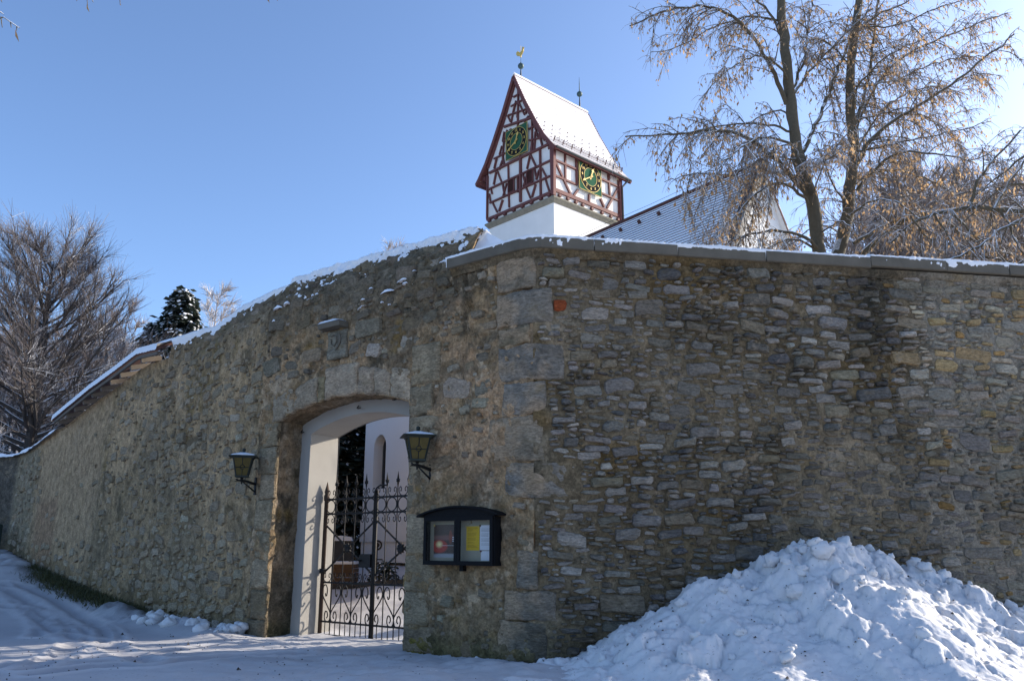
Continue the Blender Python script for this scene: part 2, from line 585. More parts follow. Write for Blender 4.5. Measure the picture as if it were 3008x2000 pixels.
for a_ in (0, 1):
    pad = np.concatenate([_xy[:1, a_] + (np.arange(-40, 0)) * (_xy[1, a_] - _xy[0, a_]), _xy[:, a_], _xy[-1:, a_] + (np.arange(1, 41)) * (_xy[-1, a_] - _xy[-2, a_])])
    _xy[:, a_] = np.convolve(pad, _ker, 'valid')
_tg = np.gradient(_xy, axis=0); _tg /= np.linalg.norm(_tg, axis=1)[:, None]

def wall_pt(s, z, h):
    """point of the wall face: s along the wall (0 at the corner, negative to the left), z up, h out of the face"""
    s = np.asarray(s, float); z = np.asarray(z, float); h = np.asarray(h, float)
    x = np.interp(s, _ss, _xy[:, 0]); y = np.interp(s, _ss, _xy[:, 1])
    tx = np.interp(s, _ss, _tg[:, 0]); ty = np.interp(s, _ss, _tg[:, 1])
    l = np.hypot(tx, ty)
    return np.stack([x + ty / l * h, y - tx / l * h, z + 0 * x], -1)

def ground_out(x, y):
    g = np.interp(y, [0, 12.5, 15, 17.8, 20.9, 22.1, 30, 60], [0, -.06, .02, .31, .75, .94, 2.5, 7])
    return g + sstep(-13, -20, x) * 0.22 * np.clip(np.asarray(y) - 24, 0, 10)

def depth_in(x, y):
    x = np.asarray(x, float); y = np.asarray(y, float)
    def dd(P, nx, ny):
        return (x - P[0]) * nx + (y - P[1]) * ny
    dR = dd(PC, -D_R[1], D_R[0])
    dG = dd(PC, D_G[1], -D_G[0])
    dL = dd(P0, D_L[1], -D_L[0])
    dF = dd(P1, D_F[1], -D_F[0])
    return np.minimum(np.minimum(dR, dG), np.maximum(dL, dF))

def terrain(x, y):
    x = np.asarray(x, float); y = np.asarray(y, float)
    d = depth_in(x, y)
    zi = np.interp(d, [0, 1.0, 2.5, 7, 12, 45, 60, 90, 200, 900], [-0.04, -0.02, .28, 1.28, 1.45, 2.2, 7, 18, 45, 120])
    zi = zi + np.interp(d, [14, 26, 44, 60, 90], [0, 4, 17, 20, 22]) * sstep(.36, .5, x / np.maximum(y, 1))
    zl = np.interp(y, [22, 34, 60, 90, 200, 900], [0, 3.4, 7.5, 14, 45, 130]) * sstep(-10, -18, x)
    zi = np.maximum(zi, zl)
    zo = ground_out(x, y)
    far = np.interp(y, [40, 60, 90, 200, 900], [0, 4, 14, 45, 120])
    zo = np.maximum(zo, far)
    return np.where(d > 0.25, zi, zo)

# ---- top outlines (heights above the ground at the corner)
COPE = 4.81
def ridge(s):
    return np.interp(s, [-30, -21, -19.75, -18.6, -16.6, -15.9, -13.34, -11.9, -10.57, -9.55, -9.49, -8.4, -7.3, -6.2, -5.9, -4, -1.9, -1.25], [3.6, 3.7, 3.77, 3.80, 4.12, 4.14, 4.57, 4.75, 4.93, 4.88, 5.17, 5.36, 5.56, 5.60, 5.60, 5.60, 5.55, 5.52])

def setback(s, z):
    """the old wall leans back towards its ridge"""
    r = ridge(s)
    t = np.clip(z - (r - 0.75), 0, 1)
    return -0.62 * t ** 1.35 * sstep(-9.2, -8.2, s)

def arch(s, rise=0.24, spring=3.12, a=-4.86, b=-2.03):
    t = (np.asarray(s, float) - a) / (b - a) * 2 - 1
    return spring + rise * (1 - np.clip(t, -1, 1) ** 2)

def rough(s, z, amp, seed=3):
    s = np.asarray(s, float); z = np.asarray(z, float)
    return amp * (fbm(s * 1.3, z * 1.6, None, seed, 3) * 0.9 + fbm(s * 6, z * 8, None, seed + 5, 4, 0.6) * 0.75)

def lerp(a, b, t):
    a = np.asarray(a, float); b = np.asarray(b, float); t = np.asarray(t, float)
    if a.ndim == 1 and t.ndim == 1 and b.ndim == 1 and a.shape == (3,):
        return a[None, :] * (1 - t[:, None]) + b[None, :] * t[:, None]
    if t.ndim == 1 and a.ndim == 2:
        t = t[:, None]
    return a * (1 - t) + b * t

def cvar(s, z, cols, seed):
    """mottled colour from a list of (colour, weight-frequency) layers"""
    c = np.tile(np.array(cols[0][0]), (len(s), 1))
    for k, (col, f, lo, hi) in enumerate(cols[1:]):
        w = sstep(lo, hi, fbm(s * f, z * f, None, seed + 31 * k, 4, 0.6))
        c = lerp(c, np.tile(np.array(col), (len(s), 1)), w)
    return c

def tint_right(s, z):
    c = cvar(s, z, [((.16, .135, .095),), ((.21, .185, .14), 1.1, -.1, .5), ((.155, .115, .06), .9, .15, .7), ((.095, .083, .062), 2.0, .2, .8)], 40)
    w = sstep(4.7, 5.6, s + fbm(s * 2, z * 2, None, 8) * .5)
    c = lerp(c, np.tile(np.array((.235, .23, .21)), (len(s), 1)), w)
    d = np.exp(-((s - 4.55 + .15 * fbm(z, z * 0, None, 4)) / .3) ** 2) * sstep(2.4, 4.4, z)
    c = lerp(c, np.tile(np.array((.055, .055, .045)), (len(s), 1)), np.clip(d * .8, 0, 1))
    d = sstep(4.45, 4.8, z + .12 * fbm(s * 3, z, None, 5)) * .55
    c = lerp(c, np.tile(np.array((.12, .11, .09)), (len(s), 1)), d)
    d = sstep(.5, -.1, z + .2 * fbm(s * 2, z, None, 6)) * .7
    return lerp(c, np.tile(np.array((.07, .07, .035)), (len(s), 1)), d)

def tint_gate(s, z):
    c = cvar(s, z, [((.29, .22, .14),), ((.20, .165, .12), 1.3, 0, .5), ((.42, .31, .20), .9, .05, .5), ((.13, .11, .08), 2.2, .15, .6), ((.27, .185, .075), 1.7, .35, .8), ((.44, .36, .265), 3.0, .4, .8), ((.14, .12, .09), 5.5, .42, .9), ((.47, .39, .29), 7.5, .4, .85)], 70)
    pink = np.exp(-((s + .85) / .75) ** 2) * sstep(1.7, 2.6, z) * sstep(4.8, 4.2, z) * sstep(-.5, .4, fbm(s * 2, z * 2, None, 9))
    c = lerp(c, np.tile(np.array((.50, .355, .235)), (len(s), 1)), np.clip(pink * .8, 0, 1))
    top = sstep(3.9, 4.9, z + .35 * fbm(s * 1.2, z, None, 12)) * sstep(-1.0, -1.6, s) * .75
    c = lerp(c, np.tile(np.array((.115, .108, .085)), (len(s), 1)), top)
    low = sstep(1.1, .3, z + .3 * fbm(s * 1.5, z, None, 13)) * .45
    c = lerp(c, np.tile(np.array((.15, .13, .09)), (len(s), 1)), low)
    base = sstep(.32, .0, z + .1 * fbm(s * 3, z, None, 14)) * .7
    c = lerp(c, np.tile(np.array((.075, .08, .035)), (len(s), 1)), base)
    mos = np.exp(-((s + 1.83) / .22) ** 2) * sstep(.35, .1, z)
    return lerp(c, np.tile(np.array((.13, .12, .015)), (len(s), 1)), np.clip(mos, 0, 1) * .8)

def tint_left(s, z):
    c = cvar(s, z, [((.34, .265, .17),), ((.25, .205, .14), .9, .05, .6), ((.46, .35, .225), .6, .0, .5), ((.16, .132, .09), 1.6, .3, .8), ((.23, .175, .09), 1.2, .35, .8), ((.17, .145, .105), 5.0, .45, .95), ((.42, .35, .26), 6.5, .4, .85)], 90)
    pl = sstep(-12.6, -13.4, s + .3 * fbm(s, z * .7, None, 5)) * sstep(-17.9, -17.3, s)
    c = lerp(c, np.tile(np.array((.45, .345, .23)), (len(s), 1)), pl * .85)
    pl2 = sstep(-15.6, -15.9, s) * sstep(-17.6, -17.2, s) * sstep(2.6, 2.2, z)
    c = lerp(c, np.tile(np.array((.30, .20, .14)), (len(s), 1)), pl2 * .6)
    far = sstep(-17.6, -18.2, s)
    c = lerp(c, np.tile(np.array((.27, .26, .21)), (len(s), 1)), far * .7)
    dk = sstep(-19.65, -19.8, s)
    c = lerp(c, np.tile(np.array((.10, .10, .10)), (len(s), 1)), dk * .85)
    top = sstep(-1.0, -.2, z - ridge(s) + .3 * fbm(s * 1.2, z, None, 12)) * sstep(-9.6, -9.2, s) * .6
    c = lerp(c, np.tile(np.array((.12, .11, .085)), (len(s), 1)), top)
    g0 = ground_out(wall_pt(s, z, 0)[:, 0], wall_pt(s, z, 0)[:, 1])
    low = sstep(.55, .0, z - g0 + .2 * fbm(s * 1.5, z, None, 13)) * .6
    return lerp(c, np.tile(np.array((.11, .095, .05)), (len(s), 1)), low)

# ---- wall bodies: rough mortar faces with back, top and ends
class Sheets:
    """several displaced grids joined into one mesh with per-vertex tint"""
    def __init__(s):
        s.V, s.F, s.T, s.n = [], [], [], 0
    def grid(s, P, nu, nv, T, flip=False):
        f = grid_faces(nu, nv) + s.n
        s.V.append(P); s.F.append(f[:, ::-1] if flip else f); s.T.append(T); s.n += len(P)
    def mesh(s, name, mats, smooth=True):
        return mesh_np(name, np.concatenate(s.V), np.concatenate(s.F), mats, np.concatenate(s.T), smooth)

def uv(s0, s1, n, m):
    return np.repeat(np.linspace(s0, s1, n), m), np.tile(np.linspace(0, 1, m), n)

def face_patch(sh, s0, s1, zlo, zhi, res, hfun, tfun):
    n = max(2, int(abs(s1 - s0) / res) + 1)
    zl = zlo(np.linspace(s0, s1, n)); zh = zhi(np.linspace(s0, s1, n))
    m = max(2, int(np.max(zh - zl) / res) + 1)
    S, T = uv(s0, s1, n, m)
    Z = np.repeat(zl, m) * (1 - T) + np.repeat(zh, m) * T
    sh.grid(wall_pt(S, Z, hfun(S, Z)), n, m, tfun(S, Z), True)

def back_patch(sh, s0, s1, zlo, zhi, th, tfun):
    n = max(2, int(abs(s1 - s0) / .5) + 1)
    S, T = uv(s0, s1, n, 3)
    Z = zlo(S) * (1 - T) + zhi(S) * T
    sh.grid(wall_pt(S, Z, -th + 0 * S), n, 3, tfun(S, Z))

cst = lambda v: (lambda s: np.full(np.shape(s), float(v)))

def h_right(s, z):
    rep = sstep(4.7, 5.6, s)
    return rough(s, z, .028, 21) * (1 - .6 * rep)

def h_gate(s, z):
    b = rough(s, z, .040, 22) + setback(s, z)
    b = b - 0.028 * sstep(.35, .7, fbm(s * 5, z * 5, None, 77, 3)) - 0.03 * sstep(.5, .8, fbm(s * 13, z * 13, None, 78, 3))
    cr = np.abs(fbm(s * 1.6, z * 2.1, None, 79, 4, .6))
    return b + .012 * fbm(s * 16, z * 16, None, 80, 3, .6) - .022 * np.exp(-(cr / .035) ** 2)

def h_left(s, z):
    pl = sstep(-12.6, -13.4, s) * sstep(-17.9, -17.3, s)
    r = (rough(s, z, .027, 23) - .012 * sstep(.4, .75, fbm(s * 8, z * 8, None, 83, 3))) * (1 - .6 * pl)
    return r + np.where(s > -9.5, setback(s, z), 0) - .11 - .05 * sstep(-12.4, -12.55, s + .1 * fbm(z * 2, s, None, 3))

wall_r = thing('stone_wall', 'grey rubble stone wall with concrete coping behind the snow heap', 'wall', (4.4, 10.2, 0), 'walls round the churchyard')
sh = Sheets()
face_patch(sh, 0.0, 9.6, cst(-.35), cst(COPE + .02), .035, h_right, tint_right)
back_patch(sh, 0.0, 9.6, cst(-.3), cst(COPE + .02), .55, tint_right)
obj('mortar_body', sh.mesh('mortar_body', M['mortar']), wall_r)

wall_g = thing('gate_wall', 'weathered stone gate wall with snowy ridge and flat arched gateway', 'wall', (-2.5, 11.6, 0))
wall_l = thing('stone_wall', 'long plastered rubble wall running away beside the lane', 'wall', (-9, 18, 0), 'walls round the churchyard')

def put(name, me, parent):
    """mesh in world coordinates under a parent"""
    return link(bpy.data.objects.new(name, me), parent, (0, 0, 0))

rd = lambda s: ridge(s)
sh = Sheets()
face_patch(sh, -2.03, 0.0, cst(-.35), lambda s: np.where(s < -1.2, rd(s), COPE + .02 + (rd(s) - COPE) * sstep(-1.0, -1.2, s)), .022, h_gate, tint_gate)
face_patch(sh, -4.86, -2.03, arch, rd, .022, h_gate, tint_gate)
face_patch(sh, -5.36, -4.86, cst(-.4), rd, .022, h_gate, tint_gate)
# step at the left edge of the pier
S, T = uv(0, 1, 5, 90)
zz = -.4 + T * 6.0
P = wall_pt(np.full_like(zz, -5.36), np.minimum(zz, ridge(-5.36)), h_gate(np.full_like(zz, -5.36), zz) - S * .35)
sh.grid(P, 5, 90, tint_gate(np.full_like(zz, -5.36), zz))
# outer reveal: jambs and soffit, 45 cm deep
for s_j, fl in ((-4.86, True), (-2.03, False)):
    S, T = uv(0, .46, 16, 90)
    zz = -.4 + T * 3.55
    sv = s_j + rough(S * 3 + s_j, zz, .02, 5)
    hb = np.where(S < .03, h_gate(np.full_like(zz, s_j), zz), -S)
    P = wall_pt(np.where(S < .03, s_j, sv), zz, hb)
    sh.grid(P, 16, 90, tint_gate(s_j + S * 1.5, zz) * np.array((.62, .66, .72)), not fl)  # jamb tint darkened and cooled: recess shade put into the colour against sun bounce
S, T = uv(-4.86, -2.03, 95, 14)
dd = T * .46
zz = arch(S) + np.where(T > .05, rough(S * 2, dd * 5, .02, 9), 0)
hb = np.where(T < .02, h_gate(S, arch(S)), -dd)
sh.grid(wall_pt(S, zz, hb), 95, 14, tint_gate(S * 1.3, zz + dd) * np.array((.6, .64, .7)))  # soffit shade likewise painted into its tint, offsetting warm bounce
# back of the gate wall above and beside the opening
for a, b, lo in ((-5.4, -4.7, cst(-.3)), (-4.7, -2.25, cst(3.35)), (-2.25, 0.0, cst(-.3))):
    back_patch(sh, a, b, lo, lambda s: np.where(s < -1.2, rd(s) - .25, COPE), 1.07, tint_gate)
# sloping top behind the ridge
S, T = uv(-5.4, -1.2, 40, 4)
sh.grid(wall_pt(S, rd(S) - T * .25, -.42 - T * .6), 40, 4, tint_gate(S, rd(S)), True)
put('mortar_body', sh.mesh('mortar_body', M['mortar']), wall_g)

sh = Sheets()
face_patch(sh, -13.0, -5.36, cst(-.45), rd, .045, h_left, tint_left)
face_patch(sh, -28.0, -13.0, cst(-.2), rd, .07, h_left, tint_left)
back_patch(sh, -28, -5.3, cst(0), lambda s: rd(s) - .2, .8, tint_left)
S, T = uv(-28, -5.36, 160, 4)
sh.grid(wall_pt(S, rd(S) - T * .2, np.where(S > -9.5, -.56, -.12) - T * .3), 160, 4, tint_left(S, rd(S)), True)
put('mortar_body', sh.mesh('mortar_body', M['mortar']), wall_l)

# ---- stones
def stone_geo(w, h, proud, r, n=10, ang=0.5, flat=.62):
    """irregular faceted stone in local (s, z, h): outline w x h, standing proud of the joint"""
    a0 = r.uniform(0, 6.28)
    out = []
    if ang > .4 and n == 10:
        c = [r.uniform(.06, .42) * min(h, w * .5) for _ in range(8)]
        for i, (sx, sy) in enumerate(((1, 1), (-1, 1), (-1, -1), (1, -1))):
            a_ = (sx * w / 2, sy * (h / 2 - c[2 * i])); b_ = (sx * (w / 2 - c[2 * i + 1] * r.uniform(.6, 1.6)), sy * h / 2 * r.uniform(.86, 1.05))
            out += [a_, b_] if sx * sy > 0 else [b_, a_]
            if i in (0, 2): out.append((r.uniform(-.2, .2) * w, sy * h / 2 * r.uniform(.84, 1.12)))
        k_ = r.uniform(-.18, .18)
        out = [(x * 1.04 + y * k_, y * 1.06 * (1 + r.uniform(-.14, .14) * x / w)) for x, y in out]
    p = r.uniform(.45, .95) if ang > .4 else r.uniform(.7, 1.0)
    for k in range(n if not out else 0):
        a = a0 + 2 * math.pi * (k + r.uniform(-.28, .28)) / n
        c, s = math.cos(a), math.sin(a)
        x = math.copysign(abs(c) ** p, c); y = math.copysign(abs(s) ** p, s)
        q = 1 + r.uniform(-.20, .12)
        out.append((x * q * w / 2, y * q * h / 2))
    m = min(w, h)
    e = min(.022, m * .16)
    V = []
    tx, ty = r.uniform(-.25, .25), r.uniform(-.3, .3)
    def tilt(x, y):
        return proud * (tx * x / w + ty * y / h) * 2
    for x, y in out:
        V.append((x, y, -.035))
    for x, y in out:
        l = math.hypot(x, y)
        k = 1 - e / l * r.uniform(.5, 1.1)
        V.append((x * k, y * k, proud * r.uniform(.45, .8) + tilt(x, y)))
    for x, y in out:
        k = flat + r.uniform(-.1, .1)
        V.append((x * k, y * k, proud * r.uniform(.8, 1.25) + tilt(x * k, y * k)))
    V.append((0, 0, proud * r.uniform(.85, 1.3)))
    F = []
    for k in range(n):
        j = (k + 1) % n
        F += [(k, j, n + j, n + k), (n + k, n + j, 2 * n + j, 2 * n + k), (2 * n + k, 2 * n + j, 3 * n)]
    return np.array(V), F

def pack(s0, s1, z0, z1, specs, blocked, r, gap=.012, cell=.01):
    W, H = int((s1 - s0) / cell), int((z1 - z0) / cell)
    occ = np.zeros((W, H), bool)
    for i in range(W):
        zz = z0 + np.arange(H) * cell
        occ[i] = blocked(s0 + i * cell, zz)
    res = []
    for (wa, wb, ha, hb, tries) in specs:
        for _ in range(tries):
            w = r.uniform(wa, wb); h = r.uniform(ha, hb)
            if h > w * .95: h = w * .95
            iw, ih = max(2, int((w + gap) / cell)), max(2, int((h + gap) / cell))
            if iw >= W or ih >= H: continue
            i = r.randrange(W - iw); j = r.randrange(H - ih)
            if occ[i, j] or occ[i + iw - 1, j + ih - 1] or occ[i:i + iw, j:j + ih].any():
                continue
            occ[i:i + iw, j:j + ih] = True
            res.append((s0 + (i + iw / 2) * cell, z0 + (j + ih / 2) * cell, w, h))
    return res

def lay_stones(parent, spots, colour, hfun, proud, r, most, ang=.5, rot=6, name='stone'):
    """the largest `most` stones are objects of their own, the rest one joined part"""
    spots = sorted(spots, key=lambda q: -q[2] * q[3])
    RV, RF, RT, rn = [], [], [], 0
    for k, (s, z, w, h) in enumerate(spots):
        n = 10 if k < most else 7
        V, F = stone_geo(w, h, proud(s, z, w, h), r, n, ang)
        a = R_(r.uniform(-rot, rot)); ca, sa = math.cos(a), math.sin(a)
        S = s + V[:, 0] * ca - V[:, 1] * sa
        Z = z + V[:, 0] * sa + V[:, 1] * ca
        hb = float(hfun(np.array([s]), np.array([z]))[0])
        P = wall_pt(S, Z, V[:, 2] + hb)
        c = np.array(colour(s, z, w, h))
        if k < most:
            ctr = wall_pt([s], [z], [hb])[0]
            T = np.tile(c, (len(P), 1))
            me = mesh_np(name, P - ctr, F, M['stone'], T)
            obj(name, me, parent, ctr)
        else:
            RV.append(P); RT.append(np.tile(c, (len(P), 1)))
            RF += [tuple(i + rn for i in f) for f in F]; rn += len(P)
    if RV:
        o = put('small_stones', mesh_np('small_stones', np.concatenate(RV), RF, M['stone'], np.concatenate(RT)), parent)
        o['kind'] = 'stuff'

def pickc(r, table):
    t = r.random() * sum(w for w, c in table)
    for w, c in table:
        t -= w
        if t <= 0:
            k = r.uniform(.85, 1.15)
            return tuple(x * k * r.uniform(.97, 1.03) for x in c)
    return table[-1][1]

GREYS = [(5, (.215, .205, .19)), (4, (.265, .25, .225)), (2.5, (.33, .31, .28)), (3, (.14, .137, .135)), (2, (.225, .195, .145)), (3, (.18, .168, .145)), (.6, (.37, .35, .315))]
YELLOWS = [(4, (.29, .265, .215)), (2, (.32, .245, .135)), (4, (.235, .22, .19)), (.6, (.31, .20, .085)), (1.5, (.35, .31, .24))]
BEIGES = [(4, (.27, .23, .17)), (3, (.33, .285, .215)), (3, (.225, .195, .15)), (2, (.29, .225, .15)), (1, (.175, .155, .125)), (.8, (.42, .38, .31))]

QUOINS = [(-.55, .04, 4.34, 4.79), (-.55, .24, 3.88, 4.31), (-.52, -.03, 3.645, 3.865), (-.52, .38, 3.19, 3.625), (-.46, .16, 2.78, 3.17), (-.66, .14, 2.23, 2.76), (-.42, .53, 1.80, 2.205), (-.24, .04, .79, 1.215), (-.42, .25, .46, .775), (-.5, .14, -.1, .445)]
def in_quoin(s, zz):
    b = np.zeros(len(zz), bool)
    for a, e, z0, z1 in QUOINS:
        if a - .02 < s < e + .02:
            b |= (zz > z0 - .02) & (zz < z1 + .02)
    return b

# right-hand wall
r1 = random.Random(21)
PILE_S = [-.6, -.07, .47, .99, 1.44, 1.7, 1.96, 2.51, 2.57, 2.82, 2.99, 3.21, 3.96, 4.22, 4.73, 4.78, 5.13, 5.54, 5.87, 6.6, 8.0, 9.6]
PILE_Z = [0, .02, .14, .42, .55, .80, .89, 1.0, 1.1, 1.19, 1.27, 1.28, 1.16, 1.0, .98, .76, .58, .57, .50, .42, .32, .28]
def blk_r(s, zz):
    b = in_quoin(s, zz) | (zz > COPE - .05)
    b |= zz < np.interp(s, PILE_S, PILE_Z) - .35
    b |= (abs(s - .345) < .11) & (abs(zz - 4.11) < .10)
    return b
sp = pack(.03, 7.6, -.1, 4.8, [(.34, .54, .13, .22, 22), (.24, .40, .09, .18, 200), (.16, .32, .06, .12, 1900), (.12, .27, .045, .10, 9000), (.09, .2, .035, .07, 16000), (.05, .12, .025, .045, 22000)], blk_r, r1, .004)
def smear(s, z):
    return float(np.clip(.8 + 1.0 * fbm(np.array([s * .8]), np.array([z * 1.0]), None, 47, 3)[0], .32, 1.2))
def col_r(s, z, w, h):
    y = float(sstep(4.7, 5.9, s + r1.uniform(-.5, .5)))
    c = np.array(pickc(r1, YELLOWS if r1.random() < y else GREYS))
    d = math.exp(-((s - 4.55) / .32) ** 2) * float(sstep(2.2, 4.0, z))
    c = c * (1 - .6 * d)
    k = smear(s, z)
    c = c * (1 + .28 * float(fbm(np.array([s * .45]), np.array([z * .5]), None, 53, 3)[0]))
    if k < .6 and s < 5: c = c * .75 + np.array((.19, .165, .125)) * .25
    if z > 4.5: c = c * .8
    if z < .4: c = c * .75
    return c
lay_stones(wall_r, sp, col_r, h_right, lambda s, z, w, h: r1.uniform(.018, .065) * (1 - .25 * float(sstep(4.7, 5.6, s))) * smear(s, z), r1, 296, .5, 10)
V, F = stone_geo(.20, .19, .02, r1, 9)
P = wall_pt(.345 + V[:, 0], 4.11 + V[:, 1], V[:, 2] + .0)
ctr = P.mean(0)
tag(obj('brick', mesh_np('brick', P - ctr, F, M['stone'], np.tile(np.array((.30, .075, .028)), (len(P), 1))), wall_r, ctr), 'orange red brick fragment')

def block(parent, s0, s1, zlo, zhi, hfun, colour, seed, name='quoin_stone', proud=.022, res=.045, wob=.022, label=None, mat='stone'):
    """large dressed block: a rounded, pitted cushion on the wall face following the plan"""
    if not callable(zlo): zlo = cst(zlo)
    if not callable(zhi): zhi = cst(zhi)
    n = max(5, int((s1 - s0) / res)); hh = float(np.max(zhi(np.linspace(s0, s1, 5)) - zlo(np.linspace(s0, s1, 5))))
    m = max(5, int(hh / res))
    u = np.concatenate([[0, 0], np.linspace(.03, .97, n), [1, 1]]); v = np.concatenate([[0, 0], np.linspace(.04, .96, m), [1, 1]])
    nu, nv = len(u), len(v)
    U = np.repeat(u, nv); W = np.tile(v, nu)
    du = np.minimum(U, 1 - U) * (s1 - s0); dv = np.minimum(W, 1 - W) * hh
    e = np.minimum(du, dv)
    S = s0 + U * (s1 - s0); Zb = zlo(S) * (1 - W) + zhi(S) * W
    S = S + wob * fbm(Zb * 7, S * 3, None, seed); Zb = Zb + wob * fbm(S * 7, Zb * 3, None, seed + 9)
    iu = np.repeat(np.arange(nu), nv); iv = np.tile(np.arange(nv), nu)
    rim = (iu == 0) | (iu == nu - 1) | (iv == 0) | (iv == nv - 1)
    H = proud * (1 - np.exp(-e / .012)) + fbm(S * 9, Zb * 9, None, seed + 2, 4, .6) * .011 - .016 * sstep(.35, .7, fbm(S * 13, Zb * 13, None, seed + 4, 3))
    H = np.where(rim, -.05, H)
    base = hfun(np.array([(s0 + s1) / 2]), np.array([(float(zlo(np.array([s0]))[0]) + float(zhi(np.array([s0]))[0])) / 2]))[0]
    P = wall_pt(S, Zb, H + base)
    ctr = P.mean(0)
    c = np.array(colour)
    T = cvar(S, Zb, [(c,), (c * 1.25, 3.5, 0, .6), (c * .72, 4.5, .1, .7), (np.minimum(c * 1.5, .6), 8, .5, .9)], seed)
    if name == 'quoin_stone':
        pl = sstep(-.3, .3, fbm(S * 2.5, Zb * 2.5, None, 55, 4, .6) - 1.1 * (S + .18))
        T = lerp(T, np.tile(np.array((.40, .30, .20)), (len(S), 1)), pl * .8)
    o = obj(name, mesh_np(name, P - ctr, grid_faces(nu, nv)[:, ::-1], M[mat], T, True), parent, ctr)
    if label: o['label'] = label
    return o

for k, (a, b, z0, z1) in enumerate(QUOINS):
    block(wall_r, a, b, z0, z1, (lambda s, z: np.zeros(len(s))), [(.23, .20, .155), (.215, .198, .17), (.22, .185, .125), (.205, .192, .17), (.225, .21, .185), (.245, .21, .16), (.235, .22, .195), (.21, .195, .165), (.205, .185, .155), (.165, .15, .12)][k], 100 + k * 7)

# gate wall: voussoirs, jamb stones, plaque
hz = lambda s, z: setback(s, z) * .0 + np.zeros(len(s))
vs = [(-5.02, -4.50, .40, (.34, .285, .21)), (-4.49, -3.98, .37, (.33, .27, .195)), (-3.80, -3.09, .46, (.43, .345, .25)), (-3.08, -2.75, .39, (.39, .31, .225)), (-2.74, -2.42, .39, (.41, .33, .24)), (-2.41, -2.02, .42, (.42, .34, .245))]
for k, (a, b, hh, c) in enumerate(vs):
    block(wall_g, a, b, lambda s: arch(s) + .0, (lambda q: (lambda s: arch(s) + q))(hh), hz, c, 200 + k * 5, 'voussoir', .03)
block(wall_g, -3.97, -3.82, lambda s: arch(s), lambda s: arch(s) + .35, hz, (.27, .22, .13), 290, 'voussoir', .012)
JAMB = []
z = 3.88
for k, hh in enumerate((.55, .42, .48, .40, .36, .52, .44, .40, .32)):
    a = -1.62 if k % 2 else -1.50
    JAMB.append((-2.03, a, z - hh + .012, z)); z -= hh
z = 3.1
for k, hh in enumerate((.36, .42, .38, .46, .40, .44, .42, .40)):
    JAMB.append((-5.30 if k % 2 else -5.22, -4.865, z - hh + .012, z)); z -= hh
for k, (a, b, z0, z1) in enumerate(JAMB):
    c = [(.30, .245, .165), (.27, .225, .155), (.34, .275, .19)][k % 3]
    if z0 < .3: c = tuple(x * .72 for x in c)
    block(wall_g, a, b, z0, z1, hz, c, 300 + k * 3, 'jamb_stone', .022, .045, .012)

r2 = random.Random(5)
def blk_g(s, zz):
    b = in_quoin(s, zz)
    for a, e, z0, z1 in JAMB + [(-3.84, -3.36, 3.9, 4.55), (-1.76, -.40, .98, 1.76)]:
        if a - .015 < s < e + .015: b |= (zz > z0 - .015) & (zz < z1 + .015)
    if -5.04 < s < -2.0:
        b |= (zz < arch(s) + .48)
    b |= zz > ridge(s) - .12
    if s > -1.3: b |= zz > COPE - .06
    return b
sp = pack(-5.33, -.02, -.05, 5.6, [(.34, .52, .18, .30, 90), (.22, .36, .12, .2, 420), (.14, .26, .08, .15, 900), (.08, .17, .05, .1, 1700), (.05, .09, .035, .06, 4000)], blk_g, r2, .018)
def keep(q):
    s, z, w, h = q
    d = .68 + .35 * float(fbm(np.array([s * .9]), np.array([z * .9]), None, 61)[0])
    if z > 3.7 and s < -1.2: d += .35
    if s > -1.6 and z < 3.7: d -= .15
    return r2.random() < d
sp = [q for q in sp if keep(q)]
def col_g(s, z, w, h):
    c = np.array(pickc(r2, BEIGES))
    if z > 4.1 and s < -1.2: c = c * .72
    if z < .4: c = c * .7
    return c
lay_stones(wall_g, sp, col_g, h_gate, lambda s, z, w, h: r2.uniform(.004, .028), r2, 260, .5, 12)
block(wall_g, -3.80, -3.38, 3.93, 4.36, hz, (.235, .22, .175), 400, 'stone_plaque', .02, .03, .004, 'worn stone plaque with a curved carving')
cv = MB()
pts = [(-3.56, 4.30), (-3.51, 4.27), (-3.49, 4.22), (-3.50, 4.16), (-3.54, 4.10), (-3.59, 4.05)]
cv.tube([tuple(wall_pt(a, b, .028)) for a, b in pts], [.012, .02, .024, .024, .018, .008], 6)
cv.tube([tuple(wall_pt(a, b, .025)) for a, b in [(-3.70, 4.27), (-3.64, 4.29), (-3.58, 4.26), (-3.57, 4.18), (-3.62, 4.12), (-3.69, 4.16), (-3.70, 4.24)]], .011, 5)
cv.build('carving', M['concrete'], wall_g, (0, 0, 0))
def ledge_poly(s):
    return [tuple(wall_pt(s, 4.38, -.05)), tuple(wall_pt(s, 4.39, .13)), tuple(wall_pt(s, 4.46, .15)), tuple(wall_pt(s, 4.47, -.05))]
m_ = MB(); a_ = ledge_poly(-3.88); b_ = ledge_poly(-3.40)
m_.add(a_ + b_, [(0, 1, 2, 3), (7, 6, 5, 4), (0, 4, 5, 1), (1, 5, 6, 2), (2, 6, 7, 3), (3, 7, 4, 0)])
led = m_.build('ledge_slab', M['concrete'], wall_g, (0, 0, 0))
S, T = uv(-3.89, -3.40, 22, 7)
zt = 4.465 + .05 * (1 - (2 * T - 1) ** 4) * (1 + .5 * fbm(S * 9, T, None, 3)) * (1 - (np.abs(S + 3.645) / .25) ** 6)
put('snow_cap', mesh_np('snow_cap', wall_pt(S, zt, -.03 + .185 * T), grid_faces(22, 7), M['snow'], None, True), led)

